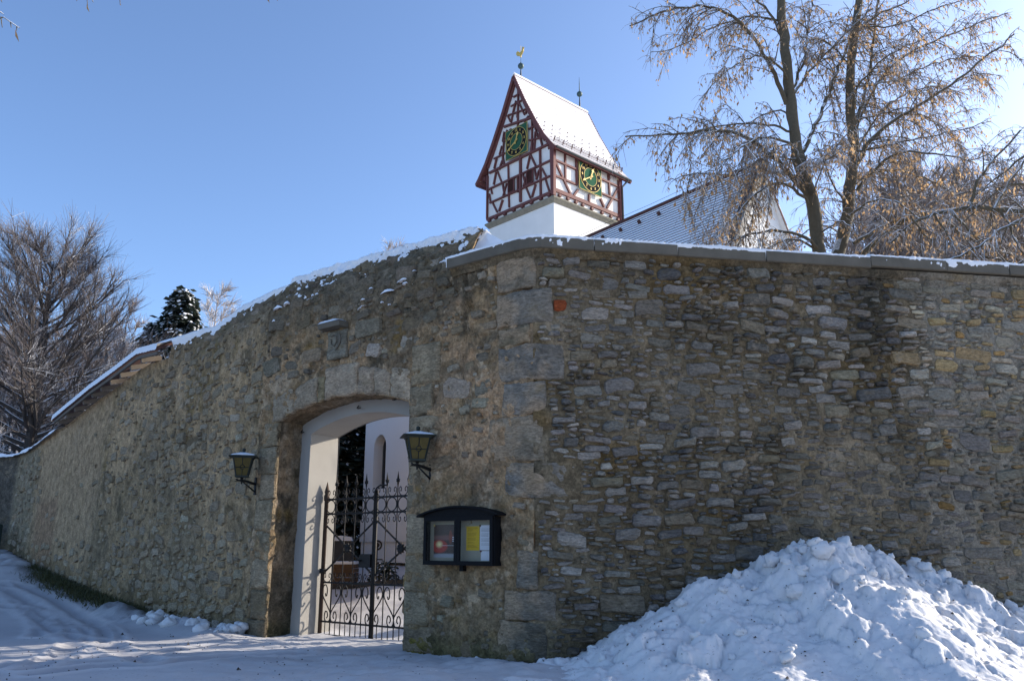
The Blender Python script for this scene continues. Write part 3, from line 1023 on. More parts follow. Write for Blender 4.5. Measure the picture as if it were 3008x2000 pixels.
# left wall stones
r3 = random.Random(9)
def blk_l(s, zz):
    g0 = float(ground_out(*wall_pt(s, 0, 0)[:2]))
    b = (zz < g0 - .05) | (zz > ridge(s) - .18)
    if s < -9.4: b |= zz > ridge(s) - .05
    return b
sp = pack(-12.6, -5.5, -.2, 5.5, [(.24, .40, .12, .2, 400), (.16, .3, .09, .16, 4000), (.1, .2, .06, .11, 9000), (.06, .11, .035, .07, 12000)], blk_l, r3, .012)
def keep_l(q):
    s, z, w, h = q
    d = .56 + .5 * float(fbm(np.array([s * .6]), np.array([z * .6]), None, 66)[0]) + (.35 if z < 1.3 and s > -10.5 else 0)
    return r3.random() < d
sp = [q for q in sp if keep_l(q)]
sp2 = pack(-19.7, -12.8, .1, 4.4, [(.2, .4, .1, .2, 1500), (.12, .25, .07, .13, 3500)], blk_l, r3, .05)
sp2 = [q for q in sp2 if (q[0] < -17.6 or q[1] < ground_out(0, 19) + .6 + r3.random() * .5 or r3.random() < .12)]
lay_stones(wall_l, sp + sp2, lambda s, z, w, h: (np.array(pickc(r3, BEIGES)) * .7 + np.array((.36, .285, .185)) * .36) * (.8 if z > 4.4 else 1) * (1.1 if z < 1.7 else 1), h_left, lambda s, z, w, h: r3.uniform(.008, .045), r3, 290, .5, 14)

# ---- concrete coping of the right-hand wall and corner
CO = [(-1.33, .765), (.775, 1.855), (1.865, 3.05), (3.06, 4.53), (4.54, 5.65), (5.66, 6.6), (6.61, 7.9), (7.91, 9.7)]
for k, (a, b) in enumerate(CO):
    up = .025 if a > 4.5 else 0
    n = max(3, int((b - a) / .12))
    S = np.linspace(a, b, n)
    prof = [(.085, COPE), (.10, COPE + .01), (.10, COPE + .135), (.092, COPE + .145), (-.28, COPE + .17), (-.62, COPE + .14), (-.62, COPE)]
    V = np.concatenate([wall_pt(S, np.full(n, z_ + up), np.full(n, h_ + .006 * math.sin(k * 2.3))) for h_, z_ in prof])
    K = len(prof); F = []
    for i in range(K):
        j = (i + 1) % K
        for q in range(n - 1):
            F.append((i * n + q, j * n + q, j * n + q + 1, i * n + q + 1))
    F.append(tuple(i * n for i in range(K))[::-1]); F.append(tuple(i * n + n - 1 for i in range(K)))
    ctr = V.mean(0)
    obj('coping_slab', mesh_np('coping_slab', V - ctr, F, M['concrete']), wall_r, ctr)
# mortar bed under the coping
n = 330
S, T = uv(-1.3, 9.6, n, 5)
Hh = .012 + T * .055 + rough(S * 2, T * 3, .012, 31)
put('mortar_bed', mesh_np('mortar_bed', wall_pt(S, COPE - .10 + T * .10 + .02 * fbm(S * 3, T, None, 2) * (1 - T), Hh), grid_faces(n, 5)[:, ::-1], M['mortar'], tint_right(S, np.full_like(S, 4.6)) * .9, True), wall_r)
# snow on the coping, thin and ragged along its front
n, m = 700, 26
S, T = uv(-1.36, 9.65, n, m)
zc = COPE + .145 + np.where(S > 4.535, .025, 0)
L = T * .835
onf = np.clip(L - .72, 0, 1)                       # on the front face
hh = np.where(L < .72, -.60 + L * (.70 / .72), .10)
zz = np.where(L < .72, zc + .025 * (1 - np.abs(hh + .28) / .4), zc - onf + .0)
t = .034 + .012 * fbm(S * 5, L * 5, None, 3) + .012 * fbm(S * 24, L * 20, None, 9)
fr = sstep(.66, .72, L)
dr = -.002 - onf * .20 + .036 * fbm(S * 9, L * 14, None, 12, 4, .7) * (.45 + .8 * fbm(S * .9, L * 0, None, 18))
tt = t * (1 - fr) + fr * np.where(onf <= 0, .016, dr)
hh = hh + np.where(L < .70, 0, tt * .9); zz = zz + np.where(onf <= 0, t * (1 - .55 * fr), 0)
put('snow_cap', mesh_np('snow_cap', wall_pt(S, zz, hh), grid_faces(n, m)[:, ::-1], M['snow'], None, True), wall_r)

# ---- snow on the ridge of the old wall and lodged on its rough slope
def ridge_snow(s0, s1, res, parent, hfun, seed, depth=1.15):
    n = int((s1 - s0) / res); m = int(depth / res * 1.0) + 14
    S, T = uv(s0, s1, n, m)
    L = T * (depth + .35)
    r_ = ridge(S) + .03 * fbm(S * 3, S * 0, None, seed)
    up = L < depth
    Z = np.where(up, r_ - depth + L, r_ - (L - depth) * .35)
    hb = np.where(up, hfun(S, Z), hfun(S, r_) - (L - depth))
    d = r_ - Z                                    # below the ridge
    cover = .095 * np.exp(-np.maximum(d, 0) / .13) - .024 - .055 * d + .058 * fbm(S * 4.0, Z * 5, None, seed + 1, 4, .65) + .035 * fbm(S * 14, Z * 17, None, seed + 2, 3, .6) - .03 * np.maximum(0, fbm(S * .8, Z * .3, None, seed + 7))
    cover = np.where(up, cover, .06)
    cover = np.clip(cover, -.06, .085)
    edge = np.minimum(S - s0, s1 - S)
    cover = np.where(edge < .08, -.05, cover)
    put('snow_cap', mesh_np('snow_cap', wall_pt(S, Z + np.maximum(cover, -.02) * .55, hb + cover * .75), grid_faces(n, m)[:, ::-1], M['snow'], None, True), parent)
ridge_snow(-5.36, -1.16, .022, wall_g, h_gate, 5)
ridge_snow(-9.5, -5.36, .03, wall_l, h_left, 15, .75)
# end slope of the ridge behind the coping
Vs = []
n, m = 40, 14
S, T = uv(0, 1, n, m)
rs = -1.22 + S * .95
top = 5.52 - S * .72 + .03 * np.sin(S * 3.1)
zz = top * T + (COPE + .15) * (1 - T); zz = np.maximum(zz, COPE + .1)
hb = -.20 - .32 * T + .012 * fbm(S * 9, T * 6, None, 4)
sh = Sheets()
sh.grid(wall_pt(rs, zz, hb), n, m, np.ones((n * m, 3)), True)
S2, T2 = uv(0, 1, n, 4)
sh.grid(wall_pt(-1.22 + S2 * .95, 5.52 - S2 * .72 + .03 * np.sin(S2 * 3.1) - T2 * .2, -.52 - T2 * .4), n, 4, np.ones((n * 4, 3)), True)
put('snow_slope', sh.mesh('snow_slope', M['snow']), wall_g)
# snow along the low far part of the left wall
n, m = 200, 12
S, T = uv(-27.5, -16.4, n, m)
a = T * math.pi
zz = ridge(S) - .05 + (.13 + .06 * fbm(S * 2, T, None, 3)) * np.sin(a) + .02 * fbm(S * 6, T * 4, None, 6)
put('snow_cap', mesh_np('snow_cap', wall_pt(S, zz, -.30 + .27 * np.cos(a) + .03 * fbm(S * 5, T * 3, None, 8)), grid_faces(n, m), M['snow'], None, True), wall_l)
# lumps of snow caught on ledges of the gate wall
rs_ = random.Random(3)
for (s, z, w, t) in [(-2.55, 4.74, .30, .04), (-2.28, 4.86, .2, .03), (-2.2, 4.8, .1, .03), (-3.05, 4.72, .1, .02), (-2.9, 4.86, .09, .025), (-2.62, 4.6, .07, .02), (-2.5, 4.55, .06, .02), (-3.1, 4.62, .16, .018), (-2.1, 4.98, .1, .02), (-1.55, 5.0, .18, .025), (-1.45, 4.93, .09, .02), (-5.1, 4.95, .22, .05), (-4.9, 5.0, .14, .04), (-5.15, 4.75, .08, .03)]:
    n, m = 14, 7
    S, T = uv(0, 1, n, m)
    sg = s + (S - .5) * w
    pr = np.sin(math.pi * np.clip(S, .001, .999)) ** .6
    a = T * math.pi
    hb = h_gate(np.full_like(S, s), np.full_like(S, z)) + .012
    sl = rs_.uniform(-.05, .35)
    P = wall_pt(sg, z + (S - .5) * w * sl + t * pr * np.sin(a) * (1 + .5 * fbm(S * 5, T * 3, None, int(s * 100))), hb + t * pr * (.3 + 1.0 * np.cos(a)))
    put('snow_lump', mesh_np('snow_lump', P, grid_faces(n, m), M['snow'], None, True), wall_g)

# ---- painted inner frame of the gateway
IN_A, IN_B = -4.64, -2.26
def arch_in(s): return arch(s, .215, 2.955, IN_A, IN_B)
def pf(d, s, z):
    return tuple(wall_pt(s, z, -d))
fr_ = Sheets()
def add_grid(P, nu, nv, fl=False):
    fr_.grid(np.array(P), nu, nv, np.ones((len(P), 3)), fl)
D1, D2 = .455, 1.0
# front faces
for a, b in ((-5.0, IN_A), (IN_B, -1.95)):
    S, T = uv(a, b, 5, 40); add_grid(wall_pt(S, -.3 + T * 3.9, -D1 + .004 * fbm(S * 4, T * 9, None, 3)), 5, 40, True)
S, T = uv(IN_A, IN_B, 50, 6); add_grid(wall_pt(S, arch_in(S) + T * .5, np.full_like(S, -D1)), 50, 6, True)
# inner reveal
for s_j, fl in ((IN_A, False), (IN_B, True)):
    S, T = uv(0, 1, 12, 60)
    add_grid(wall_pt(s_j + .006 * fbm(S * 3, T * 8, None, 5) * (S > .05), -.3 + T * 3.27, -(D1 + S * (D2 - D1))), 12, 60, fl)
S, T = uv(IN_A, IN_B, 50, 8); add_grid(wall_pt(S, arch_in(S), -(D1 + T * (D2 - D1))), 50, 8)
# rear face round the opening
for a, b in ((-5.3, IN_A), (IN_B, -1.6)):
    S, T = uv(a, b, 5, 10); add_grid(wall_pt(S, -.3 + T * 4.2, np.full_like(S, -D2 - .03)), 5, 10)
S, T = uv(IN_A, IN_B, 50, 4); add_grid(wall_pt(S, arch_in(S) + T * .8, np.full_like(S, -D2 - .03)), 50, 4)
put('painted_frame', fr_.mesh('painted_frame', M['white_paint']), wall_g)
# iron hooks left in the masonry, and a cable end under the arch
for s, z, h, dx in ((-4.84, 2.98, -.44, .10), (-3.55, 3.235, -.44, .10), (-2.72, 3.28, -.44, -.06)):
    m_ = MB(); m_.tube([pf(-h, s, z + .05), pf(-h - .03, s, z + .01), pf(-h - .05, s + dx * .5, z), pf(-h - .05, s + dx, z + .005)], .009, 5)
    m_.build('iron_hook', M['iron'], wall_g, (0, 0, 0))
m_ = MB(); m_.tube([pf(.5, -2.6, 3.12), pf(.6, -2.5, 3.07), pf(.7, -2.4, 3.05), pf(.75, -2.3, 3.07)], .008, 5)
m_.build('cable', M['iron'], wall_g, (0, 0, 0))

# ---- little tiled roof on the left wall
r0_, r1_ = -9.5, -15.9
def eave(s): return np.interp(s, [-15.9, -13.34, -11.9, -10.57, -9.3], [4.31, 4.74, 4.92, 5.11, 5.02])
NT = 44
sl = np.linspace(r0_, r1_, NT + 1)
for k in range(NT):
    a, b = sl[k], sl[k + 1] + .012
    z_a, z_b = float(eave(a)), float(eave(b))
    m_ = MB()
    q = []
    for s, z in ((a, z_a), (b, z_b)):
        q += [tuple(wall_pt(s, z - .045, .17)), tuple(wall_pt(s, z, .18)), tuple(wall_pt(s, z + .34, -.42)), tuple(wall_pt(s, z + .30, -.42))]
    m_.add(q, [(0, 1, 2, 3), (7, 6, 5, 4), (0, 4, 5, 1), (1, 5, 6, 2), (2, 6, 7, 3), (3, 7, 4, 0)])
    m_.build('roof_tile', M['tile'], wall_l)
n, m = 260, 8
S, T = uv(r1_, r0_, n, m)
bmp = np.abs(np.sin((S - r0_) / (r1_ - r0_) * NT * math.pi)) * .012
zt = eave(S) + .012 + T * .34 + (.035 + bmp) * np.where(T < .01, -.9, 1) + .006 * fbm(S * 8, T * 5, None, 3)
put('snow_cap', mesh_np('snow_cap', wall_pt(S, zt, .195 - np.where(T < .2, T * .1, T * .6)), grid_faces(n, m)[:, ::-1], M['snow'], None, True), wall_l)
m_ = MB()
ss_ = np.linspace(-9.55, -15.8, 30)
for i in range(29):
    a, b = ss_[i], ss_[i + 1]
    m_.beam(wall_pt(a, float(eave(a)) - .085, .13), wall_pt(b, float(eave(b)) - .085, .13), .035, .07, (0, 0, 1))
m_.build('eaves_board', M['old_wood'], wall_l, (0, 0, 0))
for s in np.linspace(-10.5, -15.6, 10):
    m_ = MB(); z = float(eave(s)) - .15
    m_.beam(wall_pt(s, z + .0, .10), wall_pt(s, z + .12, -.3), .07, .10, (0, 0, 1))
    m_.build('rafter', M['old_wood'], wall_l)

# ------------------------------------------------------------------ ground
def axis(lo, hi, step, far, grow=1.25):
    a = list(np.arange(lo, hi + 1e-6, step))
    st = step; x = a[-1]
    while x < far:
        st *= grow; x += st; a.append(x)
    st = step; x = a[0]; pre = []
    while x > -far:
        st *= grow; x -= st; pre.append(x)
    return np.array(pre[::-1] + a)
gx = axis(-15.5, 8.0, .055, 1000)
gy = np.concatenate([axis(5.6, 13.6, .045, 15)[0:0], np.arange(5.6, 13.6, .045), np.arange(13.6, 21, .075), np.arange(21, 30, .2)])
st, x = .2, gy[-1]
ext = []
while x < 1000:
    st *= 1.2; x += st; ext.append(x)
st, x = .045, gy[0]; pre = []
while x > -400:
    st *= 1.3; x -= st; pre.append(x)
gy = np.concatenate([pre[::-1], gy, ext])
GX = np.repeat(gx, len(gy)); GY = np.tile(gy, len(gx))
GZ = terrain(GX, GY)
din = depth_in(GX, GY)
near = (np.abs(GX) < 22) & (GY > 2) & (GY < 32)
det = np.zeros_like(GX)
xx, yy = GX[near], GY[near]
dd = (.022 * fbm(xx * .8, yy * .8, None, 3) * sstep(-7, -3, xx) + .010 * fbm(xx * 4, yy * 4, None, 4, 4, .6))
road = sstep(-2.5, -4.5, xx - .0 * yy) * 0
# wheel ruts
TRACKS = [[(-11.34,18.86),(-10.46,18.35),(-9.24,17.17),(-8.03,15.65),(-7.14,14.52),(-6.33,13.41),(-5.83,12.58),(-5.4,11.62)],[(-11.2,18.64),(-9.97,17.17),(-8.74,15.78),(-7.57,14.19),(-6.77,12.98),(-5.89,11.78)],[(-10.49,17.94),(-9.37,16.72),(-7.84,14.88),(-6.66,13.25),(-5.94,11.93),(-5.34,10.19),(-5.15,9.26)],[(-9.74,16.3),(-9.07,15.97),(-8.27,15.04),(-7.5,13.86),(-7.02,12.98),(-6.81,12.43)],[(-6.54,12.58),(-5.47,11.62),(-4.65,10.42),(-4.05,9.75)],[(-6.84,14.02),(-6.02,12.58),(-5.57,11.62)],[(-5.48,9.35),(-5.41,9.97),(-4.92,10.19),(-4.34,10.42),(-3.92,11.2),(-2.92,11.93)],[(-4.86,8.99),(-4.56,9.45),(-3.96,9.55),(-3.4,10.19),(-2.58,10.55)]]
tr = np.zeros(len(xx))
for k, t in enumerate(TRACKS):
    p = np.array(t, float)
    dmin = np.full(len(xx), 9.0)
    for i in range(len(p) - 1):
        a, b = p[i], p[i + 1]
        ab = b - a
        u = np.clip(((xx - a[0]) * ab[0] + (yy - a[1]) * ab[1]) / (ab @ ab), 0, 1)
        dmin = np.minimum(dmin, np.hypot(xx - a[0] - u * ab[0], yy - a[1] - u * ab[1]))
    dmin = dmin + .03 * fbm(xx * 3, yy * 3, None, 50 + k)
    amp = .018 if k < 6 else .013
    t1 = amp * 1.3 * np.exp(-((dmin - .21) / .055) ** 2) + .004 * np.sin(dmin * 60) * np.exp(-(dmin / .4) ** 2)
    t0 = amp * np.exp(-(dmin / .13) ** 2)
    tr = np.where(t1 > np.abs(tr), t1, tr); tr = np.where(t0 > np.maximum(tr, 0) + .002, -t0, tr)
    rdg = np.maximum(rdg, np.exp(-((dmin - .21) / .06) ** 2)) if k else np.exp(-((dmin - .21) / .06) ** 2)
    trk = np.maximum(trk, np.exp(-(dmin / .16) ** 2)) if k else np.exp(-(dmin / .16) ** 2)
out = din[near] < 0
dd = np.where(out, dd * (1 - .35 * sstep(-3, -5, xx)) + tr, dd * 1.5)
# churned snow before the gate and a bank of lumps along the wall foot
dg = -din[near]
bank = np.exp(-((dg - .45) / .35) ** 2) * sstep(-3.4, -4.6, xx) * sstep(-8.2, -7.0, xx)
dd += np.where(out, bank * (.10 + .16 * np.maximum(0, fbm(xx * 3, yy * 3, None, 71, 4, .6))), 0)
bank2 = np.exp(-((dg - .3) / .4) ** 2) * sstep(-.9, -.2, xx) * sstep(1.5, .4, xx)
dd += np.where(out, bank2 * .05, 0)
dd += np.where(out, .022 * fbm(xx * 9, yy * 9, None, 77, 3, .6) * sstep(-4.5, -2.0, xx), 0)
fl = np.exp(-((xx + 13.2) ** 2 + (yy - 20.6) ** 2) / 2.2)
dd += np.where(out, fl * (.2 + .25 * fbm(xx * 1.6, yy * 1.6, None, 81)), 0)
det[near] = dd
GZ = GZ + det
tint = np.zeros((len(GX), 3))
P = np.stack([GX, GY], 1)
# bare mossy strip under the left wall
sL = (GX - P0[0]) * D_L[0] + (GY - P0[1]) * D_L[1]
strip = sstep(.75, .35, -din + .25 * fbm(GX * 2, GY * 2, None, 90)) * (din < .3) * sstep(1.2, 2.4, sL + .5 * fbm(GX, GY, None, 91)) * sstep(12.0, 10.5, sL)
tint[:, 0] = np.clip(strip, 0, 1)
gr = sstep(-11, -6, GX) * sstep(6, 3, GX)
tint[:, 1] = np.where(din < 0, gr, .3)
tint[:, 2] = np.where(din < 0, sstep(-.3, .6, fbm(GX * .6, GY * .6, None, 95)) * .3, 0)
lane = sstep(-3.2, -4.5, GX[near] + .6 * fbm(GX[near], GY[near], None, 96)) * (din[near] < -.3) * .45
dirt = np.exp(-((GX[near] + 1.8) / 2.6) ** 2 - ((GY[near] - 10.2) / .75) ** 2) * sstep(-.3, .5, fbm(GX[near] * 1.2, GY[near] * 5, None, 97))
tint[near, 2] = np.clip(tint[near, 2] + trk * .75 + lane - rdg * .9 + dirt * .55, 0, 1)
tint[near, 0] = np.maximum(tint[near, 0], dirt * .25)
g_me = mesh_np('snowy_ground', np.stack([GX, GY, GZ], 1), grid_faces(len(gx), len(gy)), M['ground'], tint, True)
g_o = obj('snowy_ground', g_me)
tag(g_o, 'snow covered lane and churchyard ground with curved wheel ruts', None, None, 'structure')

def ground_z(x, y):
    return float(terrain(np.array([x]), np.array([y]))[0])

# grass on the bare strip
gm = MB()
r4 = random.Random(4)
gv, gf = [], []
for k in range(5200):
    s = r4.uniform(1.6, 11.3); d = abs(r4.gauss(0, .28)) + .03
    if d > .8: continue
    p = wall_pt(-(5.3 + s), 0, d - .1)
    x, y = float(p[0]), float(p[1]); z = ground_z(x, y)
    a = r4.uniform(0, 6.28); h = r4.uniform(.05, .14); w = .012
    lx, ly = r4.gauss(0, .06), r4.gauss(0, .06)
    b = len(gv)
    gv += [(x - w * math.cos(a), y - w * math.sin(a), z), (x + w * math.cos(a), y + w * math.sin(a), z), (x + lx, y + ly, z + h)]
    gf.append((b, b + 1, b + 2))
go = obj('grass', mesh_np('grass', gv, gf, M['grass']))
tag(go, 'dark winter grass along the foot of the left wall', 'grass', None, 'stuff')

# ------------------------------------------------------------------ ploughed heap of snow
pile = thing('snow_heap', 'big heap of ploughed lumpy snow against the right stone wall', 'snow heap', (3.2, 9.3, 0))
rp = random.Random(12)
n, m = 640, 230
S, T = uv(-.8, 9.6, n, m)
d = -.15 + T * 4.6
base = np.interp(S, PILE_S, PILE_Z)
# large shape: crest near the wall, sloping out to the lane
reach = 1.2 + 1.9 * base / 1.36 + .3 * fbm(S * 1.1, S * 0, None, 7)
crest = .45 + .25 * fbm(S * .9, S * 0, None, 2)
prof = np.where(d < crest, .90 + .10 * sstep(-.1, 1, d / crest), np.maximum(0, 1 - ((d - crest) / reach)))
prof = np.where(d < crest, prof, prof ** (1.1))
z = base * prof
blk = fbm(S * 1.7, d * 1.7, None, 31, 3)
z = z + (.09 * blk + .045 * fbm(S * 5, d * 5, None, 33, 4, .6)) * np.clip(prof * 1.6, 0, 1)
# clods embedded in the surface
add = np.zeros_like(z)
for k in range(420):
    cs, cd = rp.uniform(-.2, 8.5), abs(rp.gauss(.9, .95))
    rr = rp.choice([.03, .04, .05, .06, .08, .11, .15, .2]) * rp.uniform(.8, 1.2)
    box = (np.abs(S - cs) < rr * 1.6) & (np.abs(d - cd) < rr * 1.6)
    if not box.any() or rp.random() > .35 + .65 * float(sstep(1.6, 3.4, cs)) : continue
    sx, sy = S[box], d[box]
    a = rp.uniform(0, 3.14); e = rp.uniform(.6, 1)
    u = ((sx - cs) * math.cos(a) + (sy - cd) * math.sin(a)) / rr; v = (-(sx - cs) * math.sin(a) + (sy - cd) * math.cos(a)) / (rr * e)
    q = np.sqrt(u * u + v * v) * (1 + .3 * fbm(sx * 14, sy * 14, None, k))
    w_ = np.clip(prof[box] * 3, 0, 1)
    add[box] = np.maximum(add[box], rr * rp.uniform(.25, .55) * np.sqrt(np.clip(1 - q ** 2, 0, 1)) * w_)
    add[box] = np.where((q > 1) & (add[box] < .01), np.minimum(add[box], -.18 * rr * np.exp(-((q - 1.12) / .12) ** 2) * w_), add[box])
z = z + add
z = z + .012 * fbm(S * 22, d * 22, None, 35, 3, .6)
P = wall_pt(S, z, d)
P[:, 2] += np.where(prof <= 0, -.05, 0) + terrain(P[:, 0], P[:, 1]) * (d > .3) - .02 * (d > .3)
put('heap_body', mesh_np('heap_body', P, grid_faces(n, m)[:, ::-1], M['pile_snow'], None, True), pile)

def clod_mesh(seed, k=16, j=11):
    V = []; F = []
    for i in range(j + 1):
        th = math.pi * i / j
        for q in range(k):
            ph = 2 * math.pi * q / k
            V.append((math.sin(th) * math.cos(ph), math.sin(th) * math.sin(ph), math.cos(th)))
    V = np.array(V)
    rad = 1 + .42 * fbm(V[:, 0] * 1.3 + seed * 7, V[:, 1] * 1.3, V[:, 2] * 1.3, seed) + .24 * fbm(V[:, 0] * 3.2 + seed, V[:, 1] * 4, V[:, 2] * 4, seed + 3)
    V = V * rad[:, None] * np.array((1, .85, .72))
    for i in range(j):
        for q in range(k):
            F.append((i * k + q, (i + 1) * k + q, (i + 1) * k + (q + 1) % k, i * k + (q + 1) % k))
    return V, F
CL = []
for k in range(7):
    V, F = clod_mesh(40 + k)
    CL.append(mesh_np('snow_clod', V, F, M['pile_snow'], None, True))
def heap_z(s, dv):
    i = int(round((s + .8) / 10.4 * (n - 1))); jj = int(round((dv + .15) / 4.6 * (m - 1)))
    i = max(0, min(n - 1, i)); jj = max(0, min(m - 1, jj))
    return float(P[i * m + jj, 2])
# named clods the photograph shows, then scattered ones
spots = [(2.95, 1.0, .20, .17), (2.9, .95, .13, .30), (2.57, .6, .14, .10), (1.9, 2.05, .13, .10), (1.93, 2.05, .07, .22), (2.0, 2.0, .05, .2), (3.35, 1.25, .09, .06), (3.55, 1.15, .08, .05), (3.2, .4, .15, .06), (4.75, .45, .16, .04), (4.5, .5, .14, .06), (5.6, .45, .13, .08), (6.1, .4, .15, .1), (5.35, .5, .10, .06), (6.45, .5, .22, .1), (1.5, .55, .11, .06), (.9, .6, .10, .06), (2.2, .45, .12, .06)]
for k in range(75):
    spots.append((rp.uniform(.2, 7.5), abs(rp.gauss(.95, .7)), rp.choice([.03, .04, .05, .06, .08]), None))
for k in range(70):
    spots.append((rp.uniform(2.4, 8.0), abs(rp.gauss(.9, .7)), rp.choice([.05, .07, .09, .12]), None))
for s, dv, rr, up in spots:
    o = bpy.data.objects.new('snow_clod', rp.choice(CL))
    p = wall_pt(s, 0, dv); zz = heap_z(s, dv) + (up * .45 if up is not None else rr * .1)
    link(o, pile, (float(p[0]), float(p[1]), zz))
    rr *= .62 if up is not None else .9
    o.scale = (rr, rr * rp.uniform(.7, 1.1), rr * rp.uniform(.7, 1.1))
    o.rotation_euler = (rp.uniform(-.5, .5), rp.uniform(-.5, .5), rp.uniform(0, 6.28))
db, dfc = [], []
for k in range(420):
    s = rp.uniform(-.3, 8.0); dv = abs(rp.gauss(1.2, .9)); p = wall_pt(s, 0, dv); rr = rp.uniform(.004, .013) * (1.8 if rp.random() < .1 else 1); zz = heap_z(s, dv) + rr * .2
    b = len(db); a = rp.uniform(0, 6); x, y = float(p[0]), float(p[1])
    db += [(x + rr * 1.6 * math.cos(a), y + rr * math.sin(a), zz), (x + rr * math.cos(a + 2.1), y + rr * math.sin(a + 2.1), zz), (x + rr * math.cos(a + 4.2), y + rr * math.sin(a + 4.2), zz), (x, y, zz + rr)]
    dfc += [(b, b + 1, b + 3), (b + 1, b + 2, b + 3), (b + 2, b, b + 3)]
put('dirt_crumbs', mesh_np('dirt_crumbs', db, dfc, M['grit']), pile)['kind'] = 'stuff'
# lumps lying along the foot of the gate wall, left of the gate
sb = thing('snow_lumps', 'row of small broken snow lumps at the foot of the wall left of the gate', 'snow', (-5.2, 13.2, 0))
for k in range(46):
    s = -5.2 - rp.random() ** 1.2 * 3.2; dv = .12 + abs(rp.gauss(.25, .22))
    p = wall_pt(s, 0, dv); rr = rp.choice([.04, .05, .07, .09, .12])
    o = bpy.data.objects.new('snow_clod', rp.choice(CL))
    link(o, sb, (float(p[0]), float(p[1]), ground_z(float(p[0]), float(p[1])) + .06 + rr * .3))
    o.scale = (rr, rr, rr); o.rotation_euler = (rp.uniform(-.5, .5), rp.uniform(-.5, .5), rp.uniform(0, 6.28))
# grit thrown on the lane
gb, gfc = [], []
for k in range(900):
    x = rp.uniform(-8, 2.2); y = rp.uniform(7.5, 12.8)
    if depth_in(x, y) > -.2 or rp.random() > float(sstep(-.4, .5, fbm(np.array([x * .8]), np.array([y * .8]), None, 5))[0]): continue
    rr = rp.uniform(.005, .014) * (2.0 if rp.random() < .06 else 1); z = ground_z(x, y) + .012
    i_ = (np.abs(gx - x)).argmin() * len(gy) + (np.abs(gy - y)).argmin()
    z = float(GZ[i_]) + rr * .2
    b = len(gb); a = rp.uniform(0, 6)
    gb += [(x + rr * math.cos(a), y + rr * math.sin(a), z), (x + rr * math.cos(a + 2.1), y + rr * math.sin(a + 2.1), z), (x + rr * math.cos(a + 4.2), y + rr * math.sin(a + 4.2), z), (x, y, z + rr * 1.1)]
    gfc += [(b, b + 1, b + 3), (b + 1, b + 2, b + 3), (b + 2, b, b + 3)]
tag(obj('grit', mesh_np('grit', gb, gfc, M['grit'])), 'dark grit scattered over the trodden snow before the gate', 'grit', None, 'stuff')

# ------------------------------------------------------------------ wrought iron gate
GD = .78                                            # depth of the leaves behind the wall face
NIN = Vector((float(D_G[1]), float(-D_G[0]), 0))    # into the churchyard
UL = Vector((-float(D_G[0]), -float(D_G[1]), 0))    # from the left hinge towards the right
W_LEAF = 1.12
def smooth(pts, sub=4):
    P_ = [np.array(p, float) for p in pts]
    P_ = [2 * P_[0] - P_[1]] + P_ + [2 * P_[-1] - P_[-2]]
    out = []
    for i in range(1, len(P_) - 2):
        for q in range(sub):
            t = q / sub
            a, b, c, e = P_[i - 1], P_[i], P_[i + 1], P_[i + 2]
            out.append(.5 * (2 * b + (c - a) * t + (2 * a - 5 * b + 4 * c - e) * t * t + (3 * b - a - 3 * c + e) * t ** 3))
    out.append(P_[-2])
    return out
HEART = [(.40, .615), (.46, .575), (.56, .60), (.57, .68), (.40, .735), (.18, .715), (.07, .63), (.25, .545), (.60, .45), (.90, .365), (1.0, .31), (.93, .235), (.70, .205), (.46, .235), (.40, .30), (.50, .355), (.66, .345), (.72, .29), (.62, .262)]
CURL = [(.5, .004), (.30, .015), (.14, .055), (.13, .11), (.24, .135), (.34, .11), (.31, .075), (.25, .08)]
